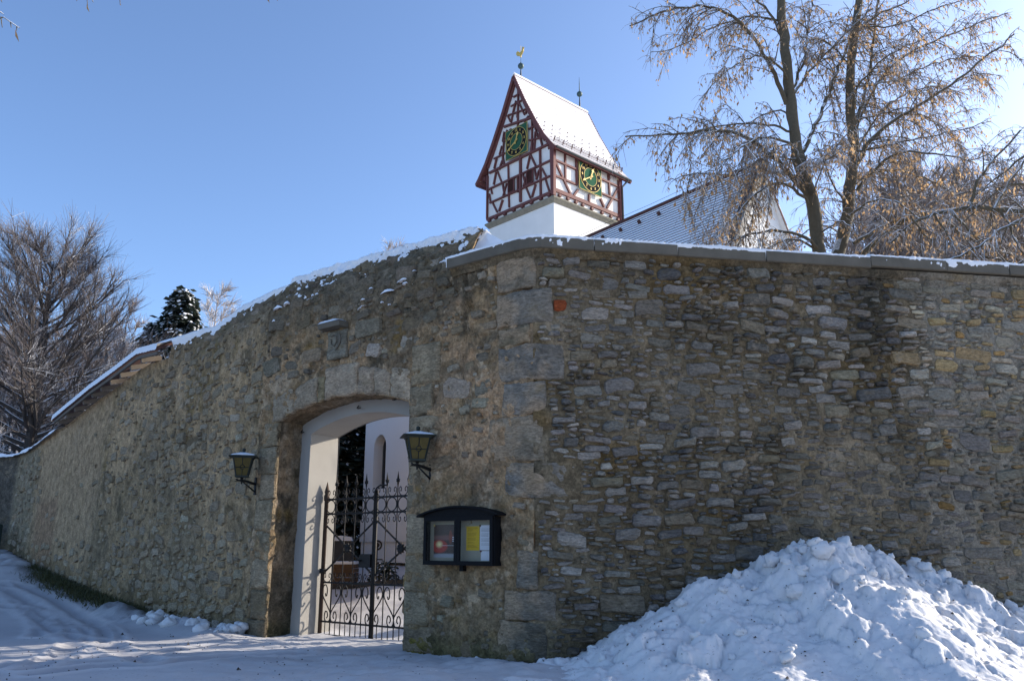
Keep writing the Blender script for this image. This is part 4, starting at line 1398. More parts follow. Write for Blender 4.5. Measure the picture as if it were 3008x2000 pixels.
def leaf(root_s, label, mirror, lock):
    """u runs from the hinge post (0) to the meeting stile (W_LEAF)"""
    g = thing('iron_gate_leaf', label, 'gate', tuple(wall_pt(root_s, -.04, -GD)), 'leaves of the churchyard gate')
    o0 = WP[g.name]
    ux = -UL if mirror else UL
    def p3(u, z, off=0):
        return (ux.x * u + NIN.x * off, ux.y * u + NIN.y * off, z)
    def tubep(name, pts, rad, k=6, mat='iron'):
        m_ = MB(); m_.tube([p3(*q) for q in pts], rad, k)
        return obj(name, m_.mesh(name, M[mat], True), g, o0)
    w = W_LEAF / 5
    # hinge post with pointed head
    tubep('hinge_post', [(0, -.1), (0, 1.98), (0, 1.99), (0, 2.07), (0, 2.08), (0, 2.12), (0, 2.27)], [.032, .032, .044, .044, .028, .04, .003], 8, 'rust_iron')
    tubep('collar', [(0, .90), (0, .97)], .052, 8)
    tubep('meeting_stile', [(W_LEAF - .02, 0), (W_LEAF - .02, 2.10)], .021, 4)
    for k in range(1, 5):
        u = k * w
        tubep('bar', [(u, -.02), (u, 2.18)], .0088, 5)
        tubep('spike', [(u, 2.16), (u, 2.20), (u, 2.205), (u, 2.23), (u, 2.24), (u, 2.36)], [.012, .014, .028, .028, .02, .001], 6)
        tubep('spike_cross', [(u - .035, 2.245), (u - .018, 2.215), (u + .018, 2.215), (u + .035, 2.245)], .008, 4)
    for k in range(5):
        tubep('dog_bar', [((k + .5) * w, -.02), ((k + .5) * w, .21)], .0075, 5)
    for z_, r_ in ((.02, .016), (.21, .013), (.77, .013), (1.78, .013), (2.0, .014)):
        m_ = MB(); m_.beam(p3(0, z_), p3(W_LEAF, z_), .012, r_ * 2, (0, 0, 1))
        obj('rail', m_.mesh('rail', M['iron']), g, o0)
    for k in range(5):
        c = (k + .5) * w
        tubep('ring', [(c + .098 * math.cos(a), 1.89 + .098 * math.sin(a)) for a in np.linspace(0, 2 * math.pi, 25)], .009, 5)
    for k in range(1, 6):
        pass
    for k in range(0, 6):
        for sg in (-1, 1):
            if (k == 0 and sg < 0) or (k == 5 and sg > 0): continue
            for z0, up in ((2.0, 1), (1.78, -1), (.77, 1)):
                pts = smooth([(k * w + sg * a * w, z0 + up * b) for a, b in CURL], 3)
                tubep('scroll', pts, .0078, 4)
    for k in (0, 2, 4):
        for sg in (-1, 1):
            j = k + sg
            if j < 0 or j > 5: continue
            pts = smooth([(k * w + sg * a * w, b) for a, b in HEART], 3)
            tubep('heart_scroll', pts, .0095, 5)
    for a, b in (((0.02, .92), (W_LEAF - .03, 1.66)), ((0.02, 1.60), (W_LEAF - .03, .90))):
        m_ = MB(); m_.beam(p3(*a, .02), p3(*b, .02), .012, .026, (0, 0, 1))
        obj('brace', m_.mesh('brace', M['iron']), g, o0)
    m_ = MB()
    c = Vector(p3(W_LEAF * .5, 1.27, .0))
    for k in range(8):
        a = k * math.pi / 4
        m_.tube([c - NIN * .015, c - NIN * .02 + ux * (.05 * math.cos(a)) + Vector((0, 0, .05 * math.sin(a))), c - NIN * .005 + ux * (.075 * math.cos(a)) + Vector((0, 0, .075 * math.sin(a)))], [.02, .026, .008], 5)
    m_.lathe([(.001, -.01), (.03, -.01), (.03, .02), (.001, .03)], c, 8)
    obj('rosette', m_.mesh('rosette', M['iron'], True), g, o0)
    if lock:
        m_ = MB()
        a = Vector(p3(W_LEAF - .26, .98, -.035)); 
        v = []
        for off in (-.045, .035):
            for u, z_ in ((W_LEAF - .27, 1.0), (W_LEAF - .03, 1.0), (W_LEAF - .03, 1.19), (W_LEAF - .24, 1.19), (W_LEAF - .27, 1.16)):
                v.append(p3(u, z_, off))
        m_.add(v, [(4, 3, 2, 1, 0), (5, 6, 7, 8, 9)] + [(i, (i + 1) % 5, 5 + (i + 1) % 5, 5 + i) for i in range(5)])
        lk = obj('lock_case', m_.mesh('lock_case', M['iron']), g, o0)
        m_ = MB(); m_.tube([p3(W_LEAF - .22, 1.10, -.04), p3(W_LEAF - .22, 1.10, -.10), p3(W_LEAF - .30, 1.10, -.11), p3(W_LEAF - .42, 1.09, -.10)], .011, 6)
        obj('handle', m_.mesh('handle', M['iron'], True), lk, o0)
    else:
        m_ = MB(); m_.tube([p3(W_LEAF + .0, 2.05, -.02), p3(W_LEAF - .02, 2.13, -.02), p3(W_LEAF - .10, 2.17, -.02), p3(W_LEAF - .22, 2.165, -.02)], .013, 5)
        obj('latch_hook', m_.mesh('latch_hook', M['iron'], True), g, o0)
    return g
leaf(-4.58, 'left wrought iron gate leaf with lock case and pointed hinge post', False, True)
leaf(-4.58 + 2 * W_LEAF, 'right wrought iron gate leaf partly hidden behind the stone pier', True, False)

# ------------------------------------------------------------------ wall lanterns
def lantern(at_s, z0, label):
    """square tapered lantern on a bracket; local frame: out = away from the wall"""
    p = wall_pt(at_s, z0, 0)
    t = thing('wall_lantern', label, 'lantern', tuple(p), 'iron lanterns beside the gateway')
    o0 = WP[t.name]
    out = -NIN; al = UL
    c0 = out * .31
    def q(a, b, z):      # square frame axes turned 12 degrees to the wall
        return c0 + (al * math.cos(R_(38)) + out * math.sin(R_(38))) * a + (out * math.cos(R_(38)) - al * math.sin(R_(38))) * b + Vector((0, 0, z))
    rb, rt, h0, h1 = .092, .158, .10, .42
    cs = [(-1, -1), (1, -1), (1, 1), (-1, 1)]
    for k in range(4):
        a, b = cs[k], cs[(k + 1) % 4]
        m_ = MB(); v = [q(a[0] * rb, a[1] * rb, h0), q(b[0] * rb, b[1] * rb, h0), q(b[0] * rt, b[1] * rt, h1), q(a[0] * rt, a[1] * rt, h1)]
        cen = sum((Vector(x) for x in v), Vector()) / 4
        nrm = (Vector(v[1]) - Vector(v[0])).cross(Vector(v[3]) - Vector(v[0])).normalized()
        if nrm.dot(cen - (c0 + Vector((0, 0, .26)))) < 0: nrm = -nrm
        m_.prism([Vector(x) - nrm * .006 for x in v], nrm * .003)
        pane = obj('glass_pane', m_.mesh('glass_pane', M['amber']), t, o0)
        m_ = MB()
        ml = lambda f0, f1, x: (Vector(v[0]) * (1 - x) + Vector(v[1]) * x) * (1 - f0) + (Vector(v[3]) * (1 - x) + Vector(v[2]) * x) * f0
        m_.tube([ml(.0, 0, .5), ml(.36, 0, .5)], .006, 4)
        m_.tube([ml(.58, 0, .5), ml(1.0, 0, .5)], .006, 4)
        m_.tube([ml(.46, 0, .0), ml(.46, 0, 1.0)], .006, 4)
        for sx in (-1, 1):
            m_.tube([ml(.36, 0, .5), ml(.40, 0, .5 + sx * .12), ml(.48, 0, .5 + sx * .16), ml(.58, 0, .5 + sx * .08), ml(.60, 0, .5)], .006, 4)
        obj('glazing_bar', m_.mesh('glazing_bar', M['lantern_metal']), pane, o0)
        m_ = MB(); m_.tube([q(a[0] * rb, a[1] * rb, h0 - .01), q(a[0] * rt, a[1] * rt, h1 + .005)], .013, 4)
        obj('corner_bar', m_.mesh('corner_bar', M['lantern_metal']), t, o0)
    m_ = MB()
    for r_, z_ in ((rb + .012, h0), (rt + .012, h1)):
        m_ = MB()
        for k in range(4):
            a, b = cs[k], cs[(k + 1) % 4]
            m_.beam(q(a[0] * r_, a[1] * r_, z_), q(b[0] * r_, b[1] * r_, z_), .02, .024, (0, 0, 1))
        obj('frame', m_.mesh('frame', M['lantern_metal']), t, o0)
    m_ = MB(); m_.prism([q(a * (rb + .01), b * (rb + .01), h0 - .018) for a, b in cs], (0, 0, .012))
    obj('base_plate', m_.mesh('base_plate', M['lantern_metal']), t, o0)
    m_ = MB()
    e = .235; v = [q(a * e, b * e, h1 + .012) for a, b in cs] + [q(a * .235, b * .235, h1 + .024) for a, b in cs] + [q(a * .05, b * .05, h1 + .085) for a, b in cs]
    f = [(3, 2, 1, 0), (8, 9, 10, 11)]
    for L0 in (0, 4):
        for k in range(4):
            j = (k + 1) % 4
            f.append((L0 + k, L0 + j, L0 + 4 + j, L0 + 4 + k))
    m_.add(v, f)
    m_.lathe([(.03, h1 + .08), (.03, h1 + .10), (.022, h1 + .11), (.032, h1 + .13), (.028, h1 + .155), (.008, h1 + .168)], c0, 10)
    cap = obj('lantern_roof', m_.mesh('lantern_roof', M['lantern_metal']), t, o0)
    nn_ = 17
    A, B = np.meshgrid(np.linspace(-1, 1, nn_), np.linspace(-1, 1, nn_), indexing='ij')
    A, B = A.ravel(), B.ravel()
    mm = np.maximum(np.abs(A), np.abs(B))
    zz_ = h1 + .026 + np.clip((1 - mm) / .79, 0, 1) * .061 + .012 * (1 - mm ** 6) * (1 + .6 * fbm(A * 3, B * 3, None, int(at_s * 10))) - .006
    V = np.array([tuple(q(a * .232, b * .232, z)) for a, b, z in zip(A, B, zz_)])
    obj('snow_cap', mesh_np('snow_cap', V, grid_faces(nn_, nn_), M['snow'], None, True), cap, o0)
    m_ = MB()
    m_.tube([c0 + Vector((0, 0, h0 - .02)), c0 + Vector((0, 0, .03)), c0 + Vector((0, 0, -.03))], [.03, .018, .012], 6)
    m_.tube([out * .43 + Vector((0, 0, .055)), out * .38 + Vector((0, 0, .03)), out * .31 + Vector((0, 0, .03)), out * .2 + Vector((0, 0, .02)), out * .02 + Vector((0, 0, -.02))], [.010, .018, .02, .022, .024], 6)
    m_.tube([out * .45 + Vector((0, 0, .01)), out * .38 + Vector((0, 0, .03))], [.006, .014], 5)
    m_.tube([out * .30 + Vector((0, 0, .02)), out * .16 + Vector((0, 0, -.07)), out * .03 + Vector((0, 0, -.15))], [.01, .014, .014], 5)
    obj('bracket', m_.mesh('bracket', M['iron'], True), t, o0)
    m_ = MB()
    m_.beam(out * .03 + Vector((0, 0, -.20)), out * .03 + Vector((0, 0, .10)), .05, .02, out)
    obj('wall_plate', m_.mesh('wall_plate', M['iron']), t, o0)
    t.scale = (.88, .88, .88)
    return t
lan = lantern(-1.60, 2.215, 'right iron lantern with amber glass above the notice board')
l2 = lan.copy(); COL.objects.link(l2)
lp = wall_pt(-5.32, 2.20, -.0)
l2.location = tuple(lp); l2['label'] = 'left iron lantern with amber glass on the wall left of the gateway'
for ch in list(lan.children):
    c_ = ch.copy(); COL.objects.link(c_); c_.parent = l2
    for g_ in ch.children:
        d_ = g_.copy(); COL.objects.link(d_); d_.parent = c_

# ------------------------------------------------------------------ notice board
nb = thing('notice_board', 'black wooden glazed notice case with arched top on the stone wall', 'notice board', tuple(wall_pt(-1.035, 1.045, 0)))
o0 = WP[nb.name]
al, out = UL, -NIN
def b3(u, d, z):         # u along the wall from the left edge, d out of the wall, z up
    return al * (u - .57) + out * (d * .72) + Vector((0, 0, z))
BW, BH = 1.14, .565
def bbox(name, u0, u1, d0, d1, z0, z1, mat, parent=None):
    m_ = MB()
    v = [b3(u, d, z) for z in (z0, z1) for (u, d) in ((u0, d0), (u1, d0), (u1, d1), (u0, d1))]
    m_.add(v, [(0, 1, 2, 3), (7, 6, 5, 4), (0, 4, 5, 1), (1, 5, 6, 2), (2, 6, 7, 3), (3, 7, 4, 0)])
    return obj(name, m_.mesh(name, M[mat]), parent or nb, o0)
bbox('back_panel', .03, BW - .03, .02, .05, .03, BH - .02, 'backboard')
bbox('side_panel', 0, .035, .0, .17, 0, BH - .01, 'black_wood'); bbox('side_panel', BW - .035, BW, .0, .17, 0, BH - .01, 'black_wood')
bbox('bottom_panel', .036, BW - .036, .0, .17, 0, .03, 'black_wood'); bbox('top_panel', .036, BW - .036, .0, .17, BH - .035, BH - .01, 'black_wood')
bbox('support', .54, .60, .0, .08, -.07, -.002, 'black_wood')
m_ = MB()
ns = 16
arc = [(-.075 + (BW + .15) * i / ns, BH + .0 + .105 * math.sin(math.pi * i / ns) ** .8) for i in range(ns + 1)]
v = []
for d_ in (-.0, .25):
    for u, z in arc: v.append(b3(u, d_, z + .0))
    for u, z in arc: v.append(b3(u, d_, z + .022))
K = ns + 1; f = []
for i in range(ns):
    f += [(i, i + 1, 2 * K + i + 1, 2 * K + i), (K + i + 1, K + i, 3 * K + i, 3 * K + i + 1), (2 * K + i, 2 * K + i + 1, 3 * K + i + 1, 3 * K + i), (i + 1, i, K + i, K + i + 1)]
f += [(0, 2 * K, 3 * K, K), (ns, K + ns, 3 * K + ns, 2 * K + ns)]
m_.add(v, f)
obj('canopy', m_.mesh('canopy', M['black_wood']), nb, o0)
m_ = MB()
poly = [b3(0, .155, BH - .008), b3(BW, .155, BH - .008)] + [b3(u, .155, z - .002) for u, z in reversed(arc[1:-1])]
m_.prism(poly, out * .018)
obj('pediment', m_.mesh('pediment', M['black_wood']), nb, o0)
for k, (u0, u1) in enumerate(((.02, BW / 2 - .002), (BW / 2 + .002, BW - .02))):
    m_ = MB()
    def bar(a0, a1, z0, z1, dd=(.172, .20)):
        v = [b3(u, d, z) for z in (z0, z1) for (u, d) in ((a0, dd[0]), (a1, dd[0]), (a1, dd[1]), (a0, dd[1]))]
        m_.add(v, [(0, 1, 2, 3), (7, 6, 5, 4), (0, 4, 5, 1), (1, 5, 6, 2), (2, 6, 7, 3), (3, 7, 4, 0)])
    bar(u0, u0 + .045, .0, BH); bar(u1 - .045, u1, .0, BH); bar(u0 + .045, u1 - .045, .0, .05); bar(u0 + .045, u1 - .045, BH - .05, BH)
    dr = obj('door', m_.mesh('door', M['black_wood']), nb, o0)
    bbox('glass', u0 + .045, u1 - .045, .183, .187, .05, BH - .05, 'pane', dr)
def sheet(name, u0, u1, z0, z1, mat, parent, d=.052):
    m_ = MB(); m_.add([b3(u0, d, z0), b3(u1, d, z0), b3(u1, d, z1), b3(u0, d, z1), b3(u0, d + .002, z0), b3(u1, d + .002, z0), b3(u1, d + .002, z1), b3(u0, d + .002, z1)], [(0, 1, 2, 3), (7, 6, 5, 4), (0, 4, 5, 1), (1, 5, 6, 2), (2, 6, 7, 3), (3, 7, 4, 0)])
    return obj(name, m_.mesh(name, M[mat]), parent, o0)
def paper(name, label, cat, u0, u1, z0, z1, mat, lines=None, ink='ink', d=.052):
    t = thing(name, label, cat, tuple(o0 + b3((u0 + u1) / 2, d, z0)))
    s_ = sheet('sheet', u0, u1, z0, z1, mat, t, d)
    for (a, b, zf, hh) in lines or []:
        sheet('text_line', u0 + (u1 - u0) * a, u0 + (u1 - u0) * b, z0 + (z1 - z0) * zf, z0 + (z1 - z0) * (zf + hh), ink, t, d + .004)
    for a, b in ((.02, .98), (.98, .98)):
        m_ = MB(); c = b3(u0 + (u1 - u0) * a, d + .006, z0 + (z1 - z0) * b)
        m_.tube([c, c + out * .008], .012, 8)
        obj('pin', m_.mesh('pin', M['gold' if mat != 'white_paper' else 'timber']), t, o0)
    return t
rl = random.Random(2)
ln = [(.12, .12 + rl.uniform(.35, .75), .93 - .042 * i, .014) for i in range(20) if i not in (4, 9, 13, 16)]
paper('yellow_notice', 'yellow notice sheet pinned inside the right half of the case', 'notice', .63, .835, .17, .45, 'yellow_paper', ln, 'yellow_ink')
ln = [(.10, .10 + rl.uniform(.5, .8), .9 - .05 * i, .012) for i in range(15) if i % 4]
paper('white_notice', 'white typed notice sheet beside the yellow one in the case', 'notice', .845, 1.06, .175, .46, 'white_paper', ln)
paper('poster', 'dark poster with a glowing red shape in the left half of the case', 'poster', .10, .515, .085, .475, 'poster', [(.74, .88, .60, .02), (.74, .86, .545, .02), (.74, .95, .49, .02), (.35, 1.0, .36, .008)], 'white_paper')
paper('grey_print', 'pale grey picture sheet under the white notice in the case', 'notice', .86, 1.065, .055, .165, 'white_paper', None, 'ink', .0525)

# ------------------------------------------------------------------ church tower
TK = np.array((2.207, 40.0)); KZ = 18.86
aL = R_(-43)
TL = Vector((math.sin(aL), math.cos(aL), 0)); TR = Vector((math.sin(aL + math.pi / 2), math.cos(aL + math.pi / 2), 0))
NGb = Vector((TL.y, -TL.x, 0)); NGb = NGb if NGb.y < 0 else -NGb      # outward normal of the gable face
NSd = Vector((TR.y, -TR.x, 0)); NSd = NSd if NSd.y < 0 else -NSd      # outward normal of the right face
LG, LS = 5.34, 5.48
tower = thing('church_tower', 'white church tower with half timbered belfry, snowy saddle roof and green clocks', 'church tower', (2.207, 40.0, ground_z(2.2, 42)))
K3 = Vector((2.207, 40.0, KZ))
def gp(u, z, off=0.0): return K3 + TL * u + Vector((0, 0, z)) + NGb * off
def sp_(u, z, off=0.0): return K3 + TR * u + Vector((0, 0, z)) + NSd * off
def quadbox(cs, off0, off1, n):
    return [Vector(c) + n * off0 for c in cs], n * (off1 - off0)
# white shaft
z0 = ground_z(2.2, 42) - 1 - KZ
m_ = MB(); i_ = .10
base = [gp(i_, z0) + TR * i_, gp(LG - i_, z0) + TR * i_, gp(LG - i_, z0) + TR * (LS - i_), gp(i_, z0) + TR * (LS - i_)]
m_.prism(base, (0, 0, -z0 - .02)); m_.build('shaft', M['tower_white'], tower)
# stone ledge
m_ = MB()
def ring(e, z): return [gp(-e, z) - TR * e, gp(LG + e, z) - TR * e, gp(LG + e, z) + TR * (LS + e), gp(-e, z) + TR * (LS + e)]
v = []
for e, z in ((-.05, -.02), (.02, .08), (.10, .18), (.10, .26), (-.02, .34)): v += ring(e, z)
f = [(3, 2, 1, 0), (16, 17, 18, 19)]
for L0 in range(4):
    for k in range(4):
        j = (k + 1) % 4; f.append((L0 * 4 + k, L0 * 4 + j, L0 * 4 + 4 + j, L0 * 4 + 4 + k))
m_.add(v, f); m_.build('stone_ledge', M['ledge'], tower)
# belfry walls (plaster infill) with gable
EZ = 3.35; AP = 8.62; CU = LG / 2 + .28
prof_u = [0.0, .62, 1.28, 2.05, 2.95, 3.85, 4.62, 5.28, 5.9]
PROFILE = [(2.97, 8.70), (2.05, 6.73), (1.26, 5.22), (.58, 4.04), (.02, 3.30)]
def roof_z(u):
    t = abs(u - 2.97)
    return float(np.interp(t, [0, .92, 1.71, 2.39, 2.95, 3.2], [8.70, 6.73, 5.22, 4.04, 3.30, 3.02]))
m_ = MB()
us = [.04, .58, 1.26, 2.05, 2.97, 3.9, 4.7, LG - .04]
poly = [gp(.04, .3, -.06), gp(LG - .04, .3, -.06)] + [gp(u, roof_z(u) - .14, -.06) for u in reversed(us)]
m_.prism(poly, TR * (LS - .12))
m_.build('infill_wall', M['tower_white'], tower)
# timbers
GABLE_BEAMS = [(3.12,7.48,2.39,7.44,0.14),(3.33,7.02,2.14,6.96,0.14),(3.54,6.44,1.81,6.39,0.14),(3.92,5.85,1.45,5.7,0.23),(4.01,4.94,3.58,4.93,0.14),(1.86,4.9,1.42,4.89,0.14),(4.78,4.19,3.58,4.12,0.15),(1.82,4.19,0.57,4.16,0.16),(5.17,3.47,0.21,3.32,0.23),(5.24,2.46,0.21,2.32,0.19),(5.1,1.52,0.24,1.48,0.16),(5.36,0.66,0.1,0.44,0.30),(2.7,8.06,2.75,5.39,0.14),(2.53,3.52,2.54,0.75,0.26),(0.13,3.25,0.1,0.45,0.33),(5.31,3.27,5.33,0.59,0.16),(3.55,3.37,3.47,0.72,0.15),(2.76,2.35,2.76,1.39,0.15),(0.98,3.3,0.96,0.59,0.16),(1.61,5.64,1.59,3.41,0.14),(4.56,3.26,4.77,2.52,0.14),(4.47,3.29,4.08,2.41,0.14),(1.75,3.32,2.01,2.53,0.14),(1.75,3.32,1.29,2.4,0.16),(5.02,2.38,4.91,2.0,0.12),(4.0,2.32,3.85,1.63,0.14),(3.66,2.26,3.99,1.52,0.14),(4.9,1.51,4.45,0.72,0.14),(3.99,1.34,4.3,0.73,0.14),(2.08,1.43,1.75,0.7,0.14),(1.34,1.39,1.64,0.72,0.14),(0.61,1.46,0.32,0.64,0.16),(0.87,2.19,0.53,1.55,0.14),(1.06,2.14,1.3,1.64,0.14),(2.35,2.39,2.12,1.56,0.14),(1.44,2.4,1.29,1.81,0.12),(1.99,2.29,2.32,1.57,0.14),(5.15,2.08,5.04,1.55,0.12),(2.87,7.08,3.14,6.43,0.12),(2.74,7.06,2.2,5.92,0.14),(1.85,6.39,2.13,5.94,0.14),(3.12,6.49,3.31,5.9,0.14),(3.59,6.42,3.33,5.91,0.14),(2.75,6.33,2.79,5.97,0.12),(3.63,5.55,3.92,4.94,0.14),(3.41,5.53,3.25,5.37,0.12),(1.65,5.69,1.15,4.15,0.15),(1.34,4.77,1.15,4.15,0.12),(1.03,4.28,0.78,3.4,0.15),(2.22,5.46,1.85,5.71,0.16),(3.88,5.53,4.01,4.94,0.12),(4.09,4.72,4.3,4.23,0.13),(4.05,4.26,3.87,3.45,0.14),(4.52,4.09,4.73,3.51,0.14),(3.92,4.91,4.04,3.57,0.13),(0.5,3.63,0.32,3.52,0.16),(1.71,3.33,1.63,4.03,0.14),(1.34,4.52,1.43,3.41,0.14),(4.3,3.29,4.04,3.76,0.13),]
SIDE_BEAMS = [(0.14,2.32,1.79,2.45,0.21),(0.14,1.43,1.82,1.53,0.23),(3.81,2.46,5.4,2.51,0.23),(3.83,1.58,5.43,1.63,0.21),(0.05,0.55,5.44,0.75,0.43),(0.05,3.08,-0.0,0.31,0.40),(0.92,3.11,0.91,1.51,0.23),(1.79,3.1,1.81,1.49,0.21),(2.81,1.22,2.76,0.74,0.23),(4.49,3.21,4.59,1.61,0.23),(5.42,3.39,5.37,0.48,0.27),(0.16,2.27,1.34,0.7,0.25),(1.88,1.19,1.53,0.75,0.25),(3.74,1.25,4.04,0.81,0.25),(5.31,2.33,4.31,0.85,0.27),(4.43,3.19,4.58,2.69,0.21),]
def fit(u, z): return u, min(z, roof_z(u) - .1)
for (u0, z0_, u1, z1_, w) in GABLE_BEAMS:
    u0, z0_ = fit(u0, z0_); u1, z1_ = fit(u1, z1_)
    if abs(z0_ - z1_) < .25: z0_ = z1_ = (z0_ + z1_) / 2
    m_ = MB(); m_.beam(gp(u0, z0_, .0), gp(u1, z1_, .0), w * .48, .11 + .012 * ((len(bpy.data.objects) * 7) % 5), NGb)
    m_.build('beam', M['timber'], tower)
for side in (-1, 1):            # raking beams under the verge
    for t0_, t1_ in ((.0, .92), (.92, 1.71), (1.71, 2.36)):
        a_, b_ = gp(2.97 + side * t0_, roof_z(2.97 + t0_) - .33), gp(2.97 + side * t1_, roof_z(2.97 + t1_) - .33)
        m_ = MB(); m_.beam(a_, b_, .17, .13, NGb); m_.build('beam', M['timber'], tower)
for (u0, z0_, u1, z1_, w) in SIDE_BEAMS:
    if abs(z0_ - z1_) < .25: z0_ = z1_ = (z0_ + z1_) / 2
    m_ = MB(); m_.beam(sp_(u0, z0_, .0), sp_(u1, z1_, .0), w * .48, .11 + .012 * ((len(bpy.data.objects) * 7) % 5), NSd)
    m_.build('beam', M['timber'], tower)
for u in (4.54, 3.78, 3.06, 2.36, 1.65, .93, 5.1, .3):
    m_ = MB(); m_.beam(gp(u, .40, -.06), gp(u, .40, .11), .16, .15, (0, 0, 1)); m_.build('beam_end', M['timber'], tower)
for u in (1.03, 1.67, 2.22, 2.97, 3.82, 4.58, .4, 5.2):
    m_ = MB(); m_.beam(sp_(u, .40, -.06), sp_(u, .40, .11), .16, .15, (0, 0, 1)); m_.build('beam_end', M['timber'], tower)
# rear faces, plain corner posts
for p in (gp(LG, 1.8) + TR * LS, gp(0, 1.8) + TR * LS):
    m_ = MB(); m_.beam(p - Vector((0, 0, 1.5)), p + Vector((0, 0, 1.5)), .25, .25, TL); m_.build('beam', M['timber'], tower)
# louvred windows
for (ua, ub, za, zb) in ((3.02, 3.48, 1.54, 2.33), (1.52, 1.98, 1.58, 2.38)):
    m_ = MB(); 
    m_.prism([gp(ua, za, .0), gp(ub, za, .0), gp(ub, zb, .0), gp(ua, zb, .0)], NGb * .05)
    w_ = m_.build('louvre_window', M['louvre'], tower)
    m_ = MB()
    for (a, b) in (((ua, za), (ub, za)), ((ub, za), (ub, zb)), ((ub, zb), (ua, zb)), ((ua, zb), (ua, za))):
        m_.beam(gp(*a, .07), gp(*b, .07), .05, .06, NGb)
    m_.build('frame', M['timber'], w_, WP[w_.name])
    for k in range(7):
        z = za + .08 + (zb - za - .12) * k / 6.5
        m_ = MB(); m_.beam(gp(ua + .04, z, .07), gp(ub - .04, z, .07), .05, .012, Vector((0, 0, 1)) + NGb * .9); m_.build('slat', M['louvre'], w_, WP[w_.name])
# roof: tile courses both sides, boards, snow
S0, S1 = -.13, LS + .75
prof = [(.0, 8.78), (.92, 6.80), (1.71, 5.30), (2.39, 4.12), (2.95, 3.38), (3.22, 3.08)]
seg = np.concatenate([[0], np.cumsum([math.hypot(prof[i + 1][0] - prof[i][0], prof[i + 1][1] - prof[i][1]) for i in range(len(prof) - 1)])])
pt_ = lambda L: (float(np.interp(L, seg, [p[0] for p in prof])), float(np.interp(L, seg, [p[1] for p in prof])))
NC = 30
for side in (-1, 1):
    for k in range(NC):
        La, Lb = seg[-1] * k / NC, seg[-1] * (k + 1) / NC
        (ta, za), (tb, zb) = pt_(La), pt_(Lb)
        nrm = Vector((zb - za, 0, tb - ta)); nx, nz = -(zb - za), (tb - ta); l = math.hypot(nx, nz); nx /= l; nz /= l
        th0, th1 = .0, .030
        def Q(t, z, s, e): return gp(2.97 + side * (t + nx * e), z + nz * e) + TR * s
        m_ = MB()
        v = [Q(ta, za, S0, th0), Q(tb, zb, S0, th1), Q(tb, zb, S1, th1), Q(ta, za, S1, th0), Q(ta, za, S0, -.10), Q(tb, zb, S0, -.10), Q(tb, zb, S1, -.10), Q(ta, za, S1, -.10)]
        F = [(0, 1, 2, 3), (7, 6, 5, 4), (1, 5, 6, 2), (0, 4, 5, 1), (3, 2, 6, 7), (0, 3, 7, 4)]
        if side > 0: F = [q[::-1] for q in F]
        m_.add(v, F); m_.m = [0, 1, 1, 1, 1, 1]
        m_.build('tile_course', [M['roof_snow'], M['tile_snow']], tower)
# ridge capping with snow
m_ = MB(); m_.tube([gp(2.97, 8.80) + TR * S0, gp(2.97, 8.80) + TR * S1], .10, 8); m_.build('ridge_cap', M['snow'], tower)
# verge boards on both gables
for s in (S0 - .02, S1 + .02):
    for side in (-1, 1):
        m_ = MB()
        for i in range(len(prof) - 1):
            (ta, za), (tb, zb) = prof[i], prof[i + 1]
            a = gp(2.97 + side * ta, za - .15) + TR * s; b = gp(2.97 + side * tb, zb - .15) + TR * s
            m_.beam(a, b, .20, .05, TR)
        m_.build('verge_board', M['timber'], tower)
for side in (-1, 1):            # soffit between wall and verge at the front
    m_ = MB()
    for i in range(len(prof) - 1):
        (ta, za), (tb, zb) = prof[i], prof[i + 1]
        m_.add([gp(2.97 + side * ta, za - .30) + TR * (S0 + .01), gp(2.97 + side * tb, zb - .26) + TR * (S0 + .01), gp(2.97 + side * tb, zb - .26) + TR * (S1 - .01), gp(2.97 + side * ta, za - .30) + TR * (S1 - .01)], [(0, 1, 2, 3)])
    m_.build('soffit', M['timber'], tower)
# eaves: fascia and gutter, downpipe
for side in (-1, 1):
    u = 2.97 + side * 3.2
    m_ = MB(); m_.beam(gp(u, 2.93) + TR * S0, gp(u, 2.93) + TR * S1, .16, .10, (0, 0, 1)); m_.build('fascia', M['timber'], tower)
    m_ = MB(); m_.tube([gp(u + side * .09, 3.0) + TR * (S0 + .05), gp(u + side * .09, 3.0) + TR * (S1 - .05)], .07, 6); m_.build('gutter', M['gutter'], tower)
    m_ = MB(); m_.beam(gp(2.97 + side * 2.72, 3.22) + TR * .0, gp(2.97 + side * 2.72, 3.22) + TR * LS, .30, .20, (0, 0, 1)); m_.build('wall_plate', M['timber'], tower)
m_ = MB(); m_.tube([gp(-.32, 2.95) + TR * 5.9, gp(-.2, 2.7) + TR * 5.75, gp(-.16, 2.45) + TR * 5.55, gp(-.16, .3) + TR * 5.55, gp(-.12, -.1) + TR * 5.5, gp(-.1, -8) + TR * 5.5], .055, 8)
m_.build('downpipe', M['gutter'], tower)
